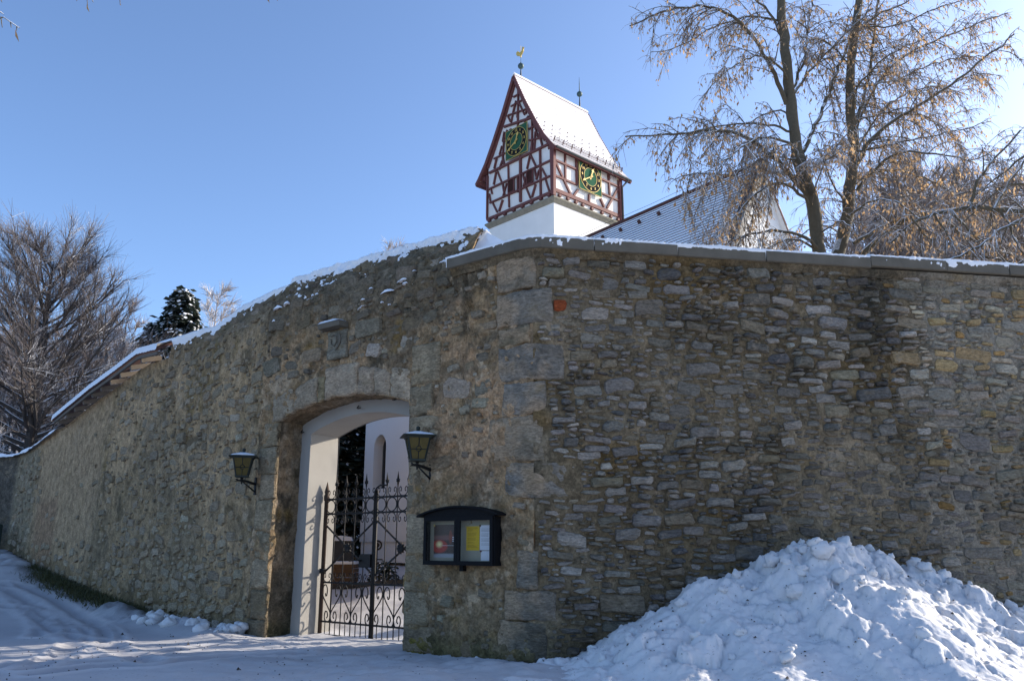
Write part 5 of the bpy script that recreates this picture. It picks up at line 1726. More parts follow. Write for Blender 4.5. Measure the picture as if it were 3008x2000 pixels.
# snow hooks in rows on the right slope, snow guard above the eaves
hk = MB(); hk.box((-.03, -.02, 0), (.03, .02, .04)); hook_me = hk.mesh('snow_hook', M['tile'])
for row, L in enumerate((5.1, 5.8, 6.5, 7.1)):
    t, z = pt_(L * seg[-1] / 8.6)
    for k in range(10):
        s = .0 + k * .62 + (row % 2) * .31
        p = gp(2.97 - t - .03, z + .02) + TR * s
        o = bpy.data.objects.new('snow_hook', hook_me); link(o, tower, p)
tg, zg = pt_(seg[-1] * .90)
for q in (.06, .24):
    m_ = MB(); m_.tube([gp(2.97 - tg - .12, zg + q) + TR * (S0 + .3), gp(2.97 - tg - .12, zg + q) + TR * (S1 - .3)], .018, 4); m_.build('snow_guard_rail', M['tile'], tower)
gb_ = MB()
for k in range(62):
    s = S0 + .35 + k * (S1 - S0 - .7) / 61
    gb_.tube([gp(2.97 - tg - .12, zg + .05) + TR * s, gp(2.97 - tg - .12, zg + .25) + TR * s], .012, 3)
gs = gb_.build('snow_guard_grille', M['tile'], tower); gs['kind'] = 'stuff'
for k in range(9):
    s = S0 + .35 + k * (S1 - S0 - .7) / 8
    m_ = MB(); m_.tube([gp(2.97 - tg + .02, zg - .02) + TR * s, gp(2.97 - tg - .13, zg + .30) + TR * s], .028, 4); m_.build('guard_bracket', M['tile'], tower)
# finials: rod and ball, gilded weathercock; pointed rod behind
def rodball(s, zb, top, extra):
    f_ = MB(); c = gp(2.97, 0) + TR * s
    f_.lathe([(.06, 8.7), (.05, 9.0), (.03, zb - .25), (.03, zb - .19)], c, 8)
    o = f_.build('finial_rod', M['gutter'], tower, WP[tower.name])
    f_ = MB(); R0 = .18
    f_.lathe([(.03, zb - .24)] + [(R0 * math.cos(a), zb + R0 * math.sin(a)) for a in np.linspace(-1.4, 1.4, 9)] + [(.03, zb + .24), (.022, top - .5), (.006, top)], c, 14)
    f_.build('finial_ball', M['copper'], o, WP[o.name], True)
    return o
f1 = rodball(.46, 9.57, 10.15, True)
f2 = rodball(5.54, 9.81, 11.0, False)
cock = [(-.30, .10), (-.36, .22), (-.34, .34), (-.22, .36), (-.14, .26), (-.05, .20), (.08, .24), (.12, .38), (.16, .46), (.22, .42), (.28, .36), (.22, .30), (.22, .16), (.14, .04), (.04, -.02), (.02, -.14), (-.03, -.14), (-.04, -.02), (-.16, .02)]
cd = (TL * -1).normalized()
cc = gp(2.97, 10.28) + TR * .46
m_ = MB(); nrm = cd.cross(Vector((0, 0, 1)))
m_.prism([cc + cd * a * 1.05 + Vector((0, 0, b * 1.05)) - nrm * .025 for a, b in cock], nrm * .05)
m_.tube([cc + Vector((0, 0, .2)), cc + Vector((0, 0, .62))], .012, 4)
m_.build('weathercock', M['gold'], f1, WP[f1.name])
# clocks
def text_mesh(body, size, mat):
    c = bpy.data.curves.new('numeral', 'FONT'); c.body = body; c.size = size; c.extrude = .012
    c.align_x = 'CENTER'; c.align_y = 'CENTER'; c.offset = .003
    o = bpy.data.objects.new('numeral', c); COL.objects.link(o)
    bpy.context.view_layer.update()
    me = bpy.data.meshes.new_from_object(o.evaluated_get(bpy.context.evaluated_depsgraph_get()))
    bpy.data.objects.remove(o); bpy.data.curves.remove(c)
    me.name = 'numeral'; me.materials.clear(); me.materials.append(mat)
    return me
NUM = [text_mesh(str(i), .205, M['gold']) for i in range(1, 13)]
def clock(fp, u0, u1, z0c, z1c, nrm, xdir, label):
    uc, zc = (u0 + u1) / 2, (z0c + z1c) / 2
    ctr = Vector(fp(uc, zc, .09))
    A = Vector(xdir); Zv = Vector((0, 0, 1)); W = (u1 - u0) / 2; H = (z1c - z0c) / 2
    pp = lambda a, b, o=0: ctr + A * a + Zv * b + nrm * o
    m_ = MB(); m_.prism([pp(-W, -H), pp(W, -H), pp(W, H), pp(-W, H)], nrm * .05)
    face = m_.build('clock_face', M['clock_green'], tower, ctr); face['label'] = label
    m_ = MB()
    for a, b in (((-W, -H), (W, -H)), ((W, -H), (W, H)), ((W, H), (-W, H)), ((-W, H), (-W, -H))):
        m_.beam(pp(*a, .04), pp(*b, .04), .014, .04, nrm)
    m_.build('clock_frame', M['gold'], face, ctr)
    def annulus(name, r0, r1, o0_, o1_, mat):
        m_ = MB(); k = 48; v = []
        for o_, r in ((o0_, r0), (o0_, r1), (o1_, r0), (o1_, r1)):
            v += [pp(r * math.cos(2 * math.pi * i / k) * W / .9, r * math.sin(2 * math.pi * i / k) * H / .9, o_) for i in range(k)]
        f = []
        for i in range(k):
            j = (i + 1) % k
            f += [(2 * k + i, 3 * k + i, 3 * k + j, 2 * k + j), (i, j, k + j, k + i), (k + i, k + j, 3 * k + j, 3 * k + i), (j, i, 2 * k + i, 2 * k + j)]
        m_.add(v, f); return m_.build(name, M[mat], face, ctr)
    annulus('numeral_ring', .52, .84, .052, .062, 'clock_black')
    annulus('gilt_ring', .835, .86, .052, .07, 'gold'); annulus('gilt_ring', .505, .525, .052, .07, 'gold')
    rot = Matrix((A, Zv, nrm)).transposed().to_euler()
    for i in range(1, 13):
        a = math.pi / 2 - 2 * math.pi * i / 12
        o = bpy.data.objects.new('numeral', NUM[i - 1]); link(o, face, pp(.68 * math.cos(a) * W / .9, .68 * math.sin(a) * H / .9, .072)); o.rotation_euler = rot
    def hand(name, ang, ln, wd, disc):
        d = lambda r, t: pp(math.sin(ang) * r + math.cos(ang) * t, math.cos(ang) * r - math.sin(ang) * t, .10)
        m_ = MB()
        m_.prism([d(-.18, -wd), d(-.18, wd), d(0, wd * 1.2), d(ln * .6, wd * .9), d(ln * .72, wd * 2.4), d(ln, .005), d(ln * .72, -wd * 2.4), d(ln * .6, -wd * .9), d(0, -wd * 1.2)], nrm * .015)
        if disc:
            k = 16; m_.prism([d(ln * .72 + disc * math.cos(2 * math.pi * i / k), disc * math.sin(2 * math.pi * i / k)) for i in range(k)], nrm * .018)
        m_.prism([d(.07 * math.cos(2 * math.pi * i / 12), .07 * math.sin(2 * math.pi * i / 12)) for i in range(12)], nrm * .03)
        m_.build(name, M['gold'], face, ctr)
    hand('hour_hand', R_(20), .58, .035, .085); hand('minute_hand', R_(240), .84, .028, 0)
clock(gp, 1.86, 3.61, 3.55, 5.32, NGb, -TL, 'green clock in the shaded gable')
clock(sp_, 1.89, 3.72, 1.28, 3.12, NSd, TR, 'green clock lit by the sun under the eaves')

# ------------------------------------------------------------------ nave with snowy tiled roof
AX = Vector((math.sin(R_(-37)), math.cos(R_(-37)), 0))
GD_ = Vector((math.sin(R_(53)), math.cos(R_(53)), 0))
NA = Vector((8.24, 25.0, 13.61))
nave = thing('church_nave', 'steep snow dusted tiled church roof with white gable behind the wall', 'church', (6.5, 27, ground_z(7, 26)))
sl_ = math.tan(R_(61)); HW = 4.4; NL = 13.5
def nv(a, t, dz=0): return NA + AX * a + GD_ * t + Vector((0, 0, -abs(t) * sl_ + dz))
zb_ = ground_z(7, 26) - .5
m_ = MB()
e0 = nv(.06, -HW + .15, -.1); a0 = nv(.06, 0, -.1); f0 = nv(.06, HW - .15, -.1)
g0, g1 = Vector((e0.x, e0.y, zb_)), Vector((f0.x, f0.y, zb_))
m_.prism([g0, e0, a0, f0, g1], AX * (NL - .2))
m_.build('wall', M['church_wall'], nave)
NCN = 62; gauge = HW / math.cos(R_(61)) / NCN
cL = math.cos(R_(61)); sL_ = math.sin(R_(61))
for side in (-1, 1):
    rows = NCN if side < 0 else 12
    gz_ = gauge if side < 0 else gauge * NCN / 12
    for k in range(rows):
        La, Lb = gz_ * k, gz_ * (k + 1)
        def Q(L, a, e): return NA + AX * a + GD_ * (side * (L * cL + e * sL_)) + Vector((0, 0, -L * sL_ + e * cL))
        m_ = MB()
        v = [Q(La, -.12, .0), Q(Lb, -.12, .028), Q(Lb, NL, .028), Q(La, NL, .0), Q(La, -.12, -.06), Q(Lb, -.12, -.06), Q(Lb, NL, -.06), Q(La, NL, -.06)]
        F = [(0, 1, 2, 3), (7, 6, 5, 4), (1, 5, 6, 2), (0, 4, 5, 1), (3, 2, 6, 7), (0, 3, 7, 4)]
        if side < 0: F = [q[::-1] for q in F]
        m_.add(v, F); m_.m = [0, 1, 1, 1, 1, 1]
        m_.build('tile_course', [M['roof_snow'], M['tile']], nave)
m_ = MB(); m_.tube([NA + AX * -.15 + Vector((0, 0, .02)), NA + AX * NL + Vector((0, 0, .02))], .09, 8); m_.build('ridge_tile', M['tile'], nave)
m_ = MB(); m_.tube([NA + AX * a + Vector((0, 0, .25 + .02 * math.sin(a * 2))) for a in np.linspace(0, NL, 12)], .008, 4); m_.build('lightning_wire', M['gutter'], nave)
for k in range(9):
    a = 4.2 + k * 1.0
    L = gauge * 4.2
    p = NA + AX * a + GD_ * (-(L * cL + .05 * sL_)) + Vector((0, 0, -L * sL_ + .05 * cL))
    m_ = MB(); m_.beam(p, p + Vector((0, 0, .09)) - GD_ * .07, .10, .09, AX); m_.build('vent_tile', M['tile'], nave)
for side, mt in ((-1, 'verge'), (1, 'church_wall')):
    m_ = MB()
    wdt = .42 if side < 0 else .12
    for i in range(8):
        ta, tb = side * HW * i / 8, side * HW * (i + 1) / 8
        m_.beam(nv(-.02, ta, .02 - wdt * .35), nv(-.02, tb, .02 - wdt * .35), wdt if side < 0 else .14, .16, AX)
    m_.build('verge_board', M[mt], nave)
m_ = MB()
for i in range(8):
    ta, tb = -HW * i / 8, -HW * (i + 1) / 8
    m_.beam(nv(-.12, ta, .06), nv(-.12, tb, .06), .05, .16, AX)
m_.build('verge_flashing', M['white_paint'], nave)

# ------------------------------------------------------------------ low white building seen through the gate
ch_t = thing('chancel', 'white rendered chancel wall with tall round arched window seen through the gate', 'church', (-3.0, 20, 1.3))
CE = Vector((-3.59, 20.0, 0)); CX = -AX      # going right / towards the camera
CN = Vector((CX.y, -CX.x, 0)); CN = CN if CN.y < 0 else -CN
WZ0, WZ1 = .9, 5.4
wa, wb, wz0, wz1 = .47, 1.07, 2.55, 3.52     # window opening along the wall; arch above wz1
def cp(u, z, off=0): return CE + CX * u + Vector((0, 0, z)) + CN * off
m_ = MB(); REC = -.26
k = 14
arcp = [(wa + (wb - wa) * (1 - math.cos(math.pi * i / k)) / 2, wz1 + (wb - wa) / 2 * math.sin(math.pi * i / k)) for i in range(k + 1)]
def wq(a, b, c, d): m_.add([cp(*a), cp(*b), cp(*c), cp(*d)], [(0, 1, 2, 3)])
LEN = 4.6
wq((0, WZ0), (wa, WZ0), (wa, WZ1), (0, WZ1)); wq((wb, WZ0), (LEN, WZ0), (LEN, WZ1), (wb, WZ1)); wq((wa, WZ0), (wb, WZ0), (wb, wz0), (wa, wz0))
for i in range(k):
    (ua, za), (ub, zb) = arcp[i], arcp[i + 1]
    wq((ua, za), (ub, zb), (ub, WZ1), (ua, WZ1))
bnd = [(wa, wz0)] + arcp + [(wb, wz0)]
for i in range(len(bnd)):
    a, b = bnd[i], bnd[(i + 1) % len(bnd)]
    m_.add([cp(*a), cp(*b), cp(*b, REC), cp(*a, REC)], [(0, 1, 2, 3)])
# the other walls
c0_, c1_ = cp(0, WZ0), cp(LEN, WZ0)
bk = -CN * 4.5
for a, b in ((c0_, c0_ + bk), (c0_ + bk, c1_ + bk), (c1_ + bk, c1_)):
    m_.add([a, b, b + Vector((0, 0, WZ1 - WZ0)), a + Vector((0, 0, WZ1 - WZ0))], [(0, 1, 2, 3)])
m_.build('wall', M['church_wall'], ch_t)
m_ = MB(); m_.prism([cp(u, z, REC + .02) for u, z in bnd], CN * -.03)
wn_ = m_.build('window', M['dark_glass'], ch_t)
m_ = MB()
for u in np.linspace(wa, wb, 5)[1:-1]: m_.beam(cp(u, wz0, REC + .04), cp(u, wz1 + .2, REC + .04), .02, .02, CN)
m_.build('glazing_bar', M['iron'], wn_, WP[wn_.name])
m_ = MB(); m_.beam(cp(0.0, .95 + .65, .015), cp(LEN, .95 + .65, .015), .5, .05, CN); m_.build('plinth', M['church_wall'], ch_t)
m_ = MB()
ap_ = cp(LEN / 2, 0) + bk / 2 + Vector((0, 0, WZ1 + 2.2))
cs = [cp(-.3, WZ1, .3), cp(LEN + .3, WZ1, .3), cp(LEN + .3, WZ1, .3) + bk - CN * .6, cp(-.3, WZ1, .3) + bk - CN * .6]
m_.add(cs + [ap_], [(0, 1, 4), (1, 2, 4), (2, 3, 4), (3, 0, 4), (3, 2, 1, 0)]); m_.build('roof', M['roof_snow'], ch_t)

# ------------------------------------------------------------------ things in the churchyard seen through the gate
bin_ = thing('compost_bin', 'brown plank compost bin with snow on top behind the gate', 'bin', (-3.42, 17.0, 1.2))
zb0 = ground_z(-3.42, 17) + .02
for k in range(5):
    m_ = MB(); m_.box((-3.62, 16.96, zb0 + k * .085), (-3.20, 17.0, zb0 + k * .085 + .075)); m_.build('plank', M['brown_wood'], bin_)
    m_ = MB(); m_.box((-3.20, 17.0, zb0 + k * .085), (-3.16, 17.5, zb0 + k * .085 + .075)); m_.build('plank', M['brown_wood'], bin_)
    m_ = MB(); m_.box((-3.66, 17.0, zb0 + k * .085), (-3.62, 17.5, zb0 + k * .085 + .075)); m_.build('plank', M['brown_wood'], bin_)
m_ = MB(); m_.box((-3.64, 17.0, zb0 + .42), (-3.18, 17.5, zb0 + .47)); m_.build('snow_cap', M['snow'], bin_)
gvs = thing('gravestone', 'dark gravestone with a snow cap behind the plank bin', 'gravestone', (-3.7, 18.2, 1.3))
zb0 = ground_z(-3.7, 18.2)
m_ = MB(); m_.prism([(-3.95, 18.2, zb0), (-3.45, 18.2, zb0), (-3.45, 18.2, zb0 + .72), (-3.55, 18.2, zb0 + .8), (-3.85, 18.2, zb0 + .8), (-3.95, 18.2, zb0 + .72)], (0, .16, 0)); m_.build('stone', M['dark_stone'], gvs)
m_ = MB(); m_.prism([(-3.93, 18.18, zb0 + .76), (-3.47, 18.18, zb0 + .76), (-3.5, 18.18, zb0 + .84), (-3.7, 18.18, zb0 + .87), (-3.9, 18.18, zb0 + .84)], (0, .2, 0)); m_.build('snow_cap', M['snow'], gvs)
kb = thing('grave_kerb', 'dark stone kerb across the snow in front of the white chancel', 'kerb', (-2.8, 16.7, 1.25))
for i in range(4):
    xa = -3.7 + i * .62; ya = 17.0 - i * .28
    m_ = MB(); m_.beam((xa, ya, ground_z(xa, ya) + .04), (xa + .6, ya - .27, ground_z(xa + .6, ya - .27) + .04), .10, .09, (0, 0, 1)); m_.build('kerb_stone', M['dark_stone'], kb)
gm_ = thing('grave_marker', 'slender iron grave marker with round top beside the chancel wall', 'grave marker', (-2.72, 17.0, 1.3))
zb0 = ground_z(-2.72, 17)
m_ = MB(); m_.tube([(-2.72, 17, zb0 - .1), (-2.72, 17, zb0 + .68)], .016, 5); m_.tube([(-2.84, 17, zb0 + .42), (-2.60, 17, zb0 + .42)], .012, 5); m_.build('post', M['iron'], gm_)
m_ = MB(); m_.tube([(-2.72 + .085 * math.cos(a), 17, zb0 + .70 + .085 * math.sin(a)) for a in np.linspace(0, 6.283, 17)], .02, 5); m_.prism([(-2.72 + .05 * math.cos(a), 16.99, zb0 + .70 + .05 * math.sin(a)) for a in np.linspace(0, 6.283, 11)[:-1]], (0, .02, 0)); m_.build('disc', M['iron'], gm_)

pal = thing('slatted_crate', 'slatted wooden grit crate leaning by the far end of the left wall', 'crate', (-14.0, 22.6, 1.0))
for k in range(4):
    f = k / 4.0
    m_ = MB(); m_.beam((-15.6, 22.55 - .5 * f, 1.72 - .17 * k), (-13.82, 22.5 - .5 * f, 1.72 - .17 * k), .12, .035, (0, -1, .9)); m_.build('slat', M['grey_board'], pal)
m_ = MB(); m_.prism([(-13.80, 22.62, 1.80), (-13.80, 22.5, 1.83), (-13.80, 21.75, .98), (-13.80, 22.62, .85)], (.05, 0, 0)); m_.build('side_board', M['green_board'], pal)
m_ = MB(); m_.tube([(-14.35, 22.3, 1.62), (-14.25, 22.35, 1.95)], .02, 5); m_.build('handle', M['iron'], pal)

# ------------------------------------------------------------------ trees
class Tubes:
    def __init__(s): s.V, s.F, s.n = [], [], 0
    def add(s, pts, rad, k=4):
        P_ = np.asarray(pts, float); n_ = len(P_)
        T_ = np.gradient(P_, axis=0); T_ /= (np.linalg.norm(T_, axis=1)[:, None] + 1e-9)
        ref = np.array((0.3, 0.2, 1.0)) if abs(T_[0, 2]) < .85 else np.array((1.0, .3, 0))
        A_ = np.cross(T_, ref); A_ /= (np.linalg.norm(A_, axis=1)[:, None] + 1e-9)
        B_ = np.cross(T_, A_)
        a = 2 * math.pi * np.arange(k) / k
        R = np.asarray(rad, float)[:, None, None]
        V = P_[:, None, :] + R * (A_[:, None, :] * np.cos(a)[None, :, None] + B_[:, None, :] * np.sin(a)[None, :, None])
        i = (np.arange(n_ - 1)[:, None] * k); j = np.arange(k)[None, :]; j2 = (j + 1) % k
        F = np.stack([i + j, i + j2, i + k + j2, i + k + j], -1).reshape(-1, 4) + s.n
        s.V.append(V.reshape(-1, 3)); s.F.append(F); s.n += n_ * k
    def mesh(s, name, mat): return mesh_np(name, np.concatenate(s.V), np.concatenate(s.F), mat, None, True)

def resample(pts, step):
    P_ = np.array(smooth(pts, 6) if len(pts) > 2 else pts, float)
    L = np.concatenate([[0], np.cumsum(np.linalg.norm(np.diff(P_, axis=0), axis=1))])
    n_ = max(3, int(L[-1] / step) + 1)
    q = np.linspace(0, L[-1], n_)
    return np.stack([np.interp(q, L, P_[:, a]) for a in range(3)], 1), L[-1]

def grow(r, p, d, ln, n_, droop, wig, lift=0.0):
    """one shoot: starts along d, wanders, bends down (droop) or up (lift)"""
    pts = [np.array(p, float)]; d = np.array(d, float); d /= np.linalg.norm(d) + 1e-9
    st = ln / n_
    for i in range(n_):
        d = d + np.array((r.gauss(0, wig), r.gauss(0, wig), r.gauss(0, wig) - droop * st + lift * st))
        d /= np.linalg.norm(d) + 1e-9
        pts.append(pts[-1] + d * st)
    return np.array(pts), d

class Leaves:
    def __init__(s): s.V, s.n = [], 0
    def hang(s, r, p, sz):
        a = r.uniform(0, 6.28); w = sz * r.uniform(.16, .30); l = sz * r.uniform(.6, 1.15)
        dx, dy = math.cos(a) * w, math.sin(a) * w
        tx, ty = r.gauss(0, .35) * l, r.gauss(0, .35) * l
        x, y, z = p
        s.V += [(x, y, z), (x + dx + tx * .5, y + dy + ty * .5, z - l * .5), (x + tx, y + ty, z - l), (x - dx + tx * .5, y - dy + ty * .5, z - l * .45)]
        s.n += 1
    def mesh(s, name, mat):
        return mesh_np(name, np.array(s.V), np.arange(4 * s.n).reshape(-1, 4), mat)

TREE_A= (([(6.02,15.0,6.27),(6.0,15.0,6.76),(5.94,15.0,7.8),(5.78,15.0,8.64),(5.71,15.0,9.51),(5.68,15.0,10.59),(5.67,15.0,11.81),(5.69,15.0,12.87),(5.69,15.0,14.06)],0.19,0.09),[([(5.61,15.0,9.99),(5.36,14.83,10.49),(5.08,14.67,10.98),(4.71,14.5,11.46),(4.03,14.33,11.76),(3.2,14.17,11.6),(2.3,14.0,11.11)],0.065,0.015),([(5.87,15.0,7.94),(5.29,14.72,8.51),(4.68,14.44,8.87),(3.99,14.16,8.95),(3.09,13.88,8.73),(2.07,13.6,8.52)],0.075,0.015),([(5.75,15.0,8.98),(5.19,14.55,9.0),(4.53,14.1,8.69),(3.89,13.65,8.07),(3.35,13.2,7.35)],0.04,0.012),([(5.71,15.0,9.36),(5.22,14.8,9.4),(4.46,14.6,9.33),(3.72,14.4,9.08),(3.11,14.2,8.7)],0.035,0.01),([(5.7,15.0,9.75),(5.5,15.27,10.0),(5.12,15.53,9.95),(4.62,15.8,9.54)],0.03,0.01),([(5.85,15.0,8.93),(6.38,15.25,9.92),(6.9,15.5,11.0),(7.44,15.75,12.12),(7.96,16.0,13.41)],0.055,0.03),([(5.71,15.0,10.14),(6.25,15.15,10.89),(6.88,15.3,11.6),(7.36,15.45,12.13),(7.91,15.6,12.67)],0.04,0.02),([(6.03,15.0,6.8),(5.46,14.7,7.05),(4.74,14.4,6.99),(4.15,14.1,6.73),(3.58,13.8,6.28)],0.05,0.015),([(5.93,15.0,6.85),(5.4,14.67,6.93),(4.86,14.33,6.69),(4.33,14.0,6.27)],0.035,0.012),([(5.94,15.0,7.71),(5.39,14.62,8.0),(4.76,14.25,7.83),(4.04,13.88,7.06),(3.51,13.5,6.41)],0.045,0.012),([(5.91,15.0,8.08),(5.69,15.38,8.63),(5.28,15.75,8.81),(4.82,16.12,8.49),(4.51,16.5,7.95)],0.04,0.012),([(5.68,15.0,10.49),(5.34,14.6,10.64),(4.78,14.2,10.57),(4.13,13.8,10.03),(3.42,13.4,9.15)],0.035,0.01),([(5.67,15.0,11.5),(5.48,15.0,12.02),(5.15,15.0,12.44),(4.72,15.0,12.87)],0.04,0.02),([(5.7,15.0,10.24),(6.16,15.33,11.21),(6.47,15.67,12.28),(6.89,16.0,13.52)],0.04,0.02),([(5.74,15.0,9.12),(5.19,14.83,8.89),(4.57,14.67,8.11),(4.24,14.5,7.59)],0.025,0.01),([(5.81,15.0,8.45),(6.06,14.5,8.49),(6.29,14.0,8.51)],0.03,0.012),([(5.92,15.0,7.9),(5.87,14.3,8.12),(5.78,13.6,8.21)],0.025,0.01),([(6.0,15.0,7.16),(6.23,14.6,7.27),(6.3,14.2,7.02)],0.025,0.01),([(5.79,15.0,8.74),(4.98,14.5,8.58),(4.13,14.0,7.98),(3.28,13.5,7.74),(2.63,13.0,7.34)],0.03,0.01),([(5.66,15.0,11.92),(5.11,15.25,12.2),(4.43,15.5,12.16),(3.61,15.75,11.8),(3.09,16.0,11.86)],0.03,0.01)])
TREE_B= (([(6.61,16.0,6.6),(6.76,16.0,7.12),(7.04,16.0,7.94),(7.17,16.0,8.73),(7.36,16.0,9.64),(7.34,16.0,10.47),(7.53,16.0,11.86),(7.82,16.0,13.18),(8.03,16.0,14.56)],0.2,0.08),[([(7.3,16.0,9.08),(7.67,15.8,9.66),(8.27,15.6,10.09),(8.95,15.4,10.48),(9.74,15.2,11.02),(10.48,15.0,11.61)],0.07,0.02),([(7.31,16.0,9.64),(7.74,16.3,10.54),(8.42,16.6,11.58),(9.25,16.9,12.4),(10.62,17.2,13.18),(12.16,17.5,13.93)],0.06,0.015),([(7.29,16.0,8.53),(7.64,15.7,8.94),(8.07,15.4,9.13),(8.61,15.1,8.93),(9.1,14.8,8.64),(9.37,14.5,8.72)],0.055,0.012),([(7.34,16.0,9.95),(7.84,16.17,11.1),(8.18,16.33,12.3),(8.56,16.5,13.79)],0.05,0.03),([(7.26,16.0,7.12),(7.58,15.75,7.41),(7.99,15.5,7.69),(8.18,15.25,7.7),(8.74,15.0,7.66),(9.36,14.75,7.6),(10.1,14.5,7.43)],0.085,0.05),([(7.1,16.0,7.36),(7.55,15.83,7.59),(7.85,15.67,7.73),(8.41,15.5,7.85),(8.8,15.33,7.48),(9.26,15.17,7.05),(9.93,15.0,6.62)],0.06,0.02),([(7.14,16.0,8.63),(7.77,16.2,9.03),(8.54,16.4,9.18),(9.46,16.6,8.91),(10.1,16.8,8.59),(10.82,17.0,8.15)],0.045,0.012),([(7.27,16.0,9.44),(7.71,15.75,9.41),(8.34,15.5,9.48),(9.12,15.25,9.54),(9.7,15.0,9.6)],0.035,0.01),([(7.32,16.0,10.47),(7.41,15.33,10.8),(7.76,14.67,10.98),(8.04,14.0,10.82)],0.035,0.01),([(7.09,16.0,8.14),(6.67,15.67,8.48),(6.4,15.33,8.81),(6.13,15.0,9.12)],0.035,0.012),([(7.2,16.0,8.93),(6.66,15.47,9.17),(6.27,14.93,8.99),(5.84,14.4,8.26)],0.03,0.01),([(6.97,16.0,7.85),(7.19,15.5,8.02),(7.48,15.0,7.9),(7.69,14.5,7.32),(7.78,14.0,6.77)],0.04,0.012),([(7.47,16.0,11.43),(6.99,15.67,11.74),(6.49,15.33,11.73),(5.97,15.0,11.3)],0.03,0.01),([(7.59,16.0,12.18),(8.0,15.83,12.62),(8.62,15.67,12.83),(9.25,15.5,13.14)],0.035,0.015),([(7.3,16.0,9.34),(7.87,16.38,10.15),(8.73,16.75,11.12),(9.88,17.12,11.68),(10.89,17.5,11.68)],0.035,0.01),([(6.89,16.0,7.51),(6.69,16.33,7.88),(6.44,16.67,7.92),(5.95,17.0,7.54)],0.03,0.01),([(7.36,16.0,10.16),(8.2,16.17,10.46),(9.13,16.33,10.45),(10.02,16.5,9.9)],0.03,0.01),([(7.42,16.0,11.0),(8.42,16.25,11.26),(9.49,16.5,11.85),(10.66,16.75,12.24),(11.42,17.0,12.29)],0.03,0.01),([(7.63,16.0,12.52),(8.3,15.53,12.19),(9.01,15.07,12.28),(9.67,14.6,12.25)],0.03,0.01)])
TREE_C= (([(10.74,13.7,6.82),(9.74,13.45,6.95),(9.19,13.2,6.88)],0.12,0.07),[([(9.19,13.2,6.88),(8.4,13.24,6.94),(7.97,13.28,6.99),(7.45,13.32,6.91),(6.91,13.36,6.68),(6.59,13.4,6.37)],0.07,0.02),([(7.96,13.2,6.94),(8.05,13.15,7.28),(8.23,13.1,7.63),(8.54,13.05,7.93),(8.91,13.0,8.32)],0.035,0.02),([(8.37,13.2,6.92),(8.7,13.27,7.38),(9.11,13.33,7.91),(9.46,13.4,8.28)],0.035,0.02),([(9.45,13.2,6.62),(8.7,13.15,5.93),(8.18,13.1,6.01),(7.71,13.05,6.01),(7.24,13.0,5.91)],0.05,0.015),([(9.35,13.2,6.94),(8.46,13.05,6.56),(7.91,12.9,6.18),(7.39,12.75,5.9),(6.98,12.6,5.75)],0.05,0.02),([(8.45,13.2,6.94),(8.53,13.07,6.48),(8.54,12.93,6.12),(8.59,12.8,5.76)],0.03,0.015),([(7.61,13.2,6.9),(7.91,13.27,6.56),(8.35,13.33,6.27),(8.82,13.4,6.13)],0.03,0.012),([(7.31,13.2,6.86),(7.43,13.1,6.42),(7.48,13.0,6.07)],0.025,0.012),([(6.92,13.2,6.74),(7.16,13.3,6.5),(7.51,13.4,6.17)],0.025,0.012),([(9.05,13.2,7.93),(8.75,13.27,7.71),(8.36,13.33,7.41),(7.84,13.4,7.27)],0.03,0.01),([(9.13,13.2,7.43),(8.62,13.4,7.36),(8.14,13.6,6.94),(7.49,13.8,6.53)],0.03,0.01)])


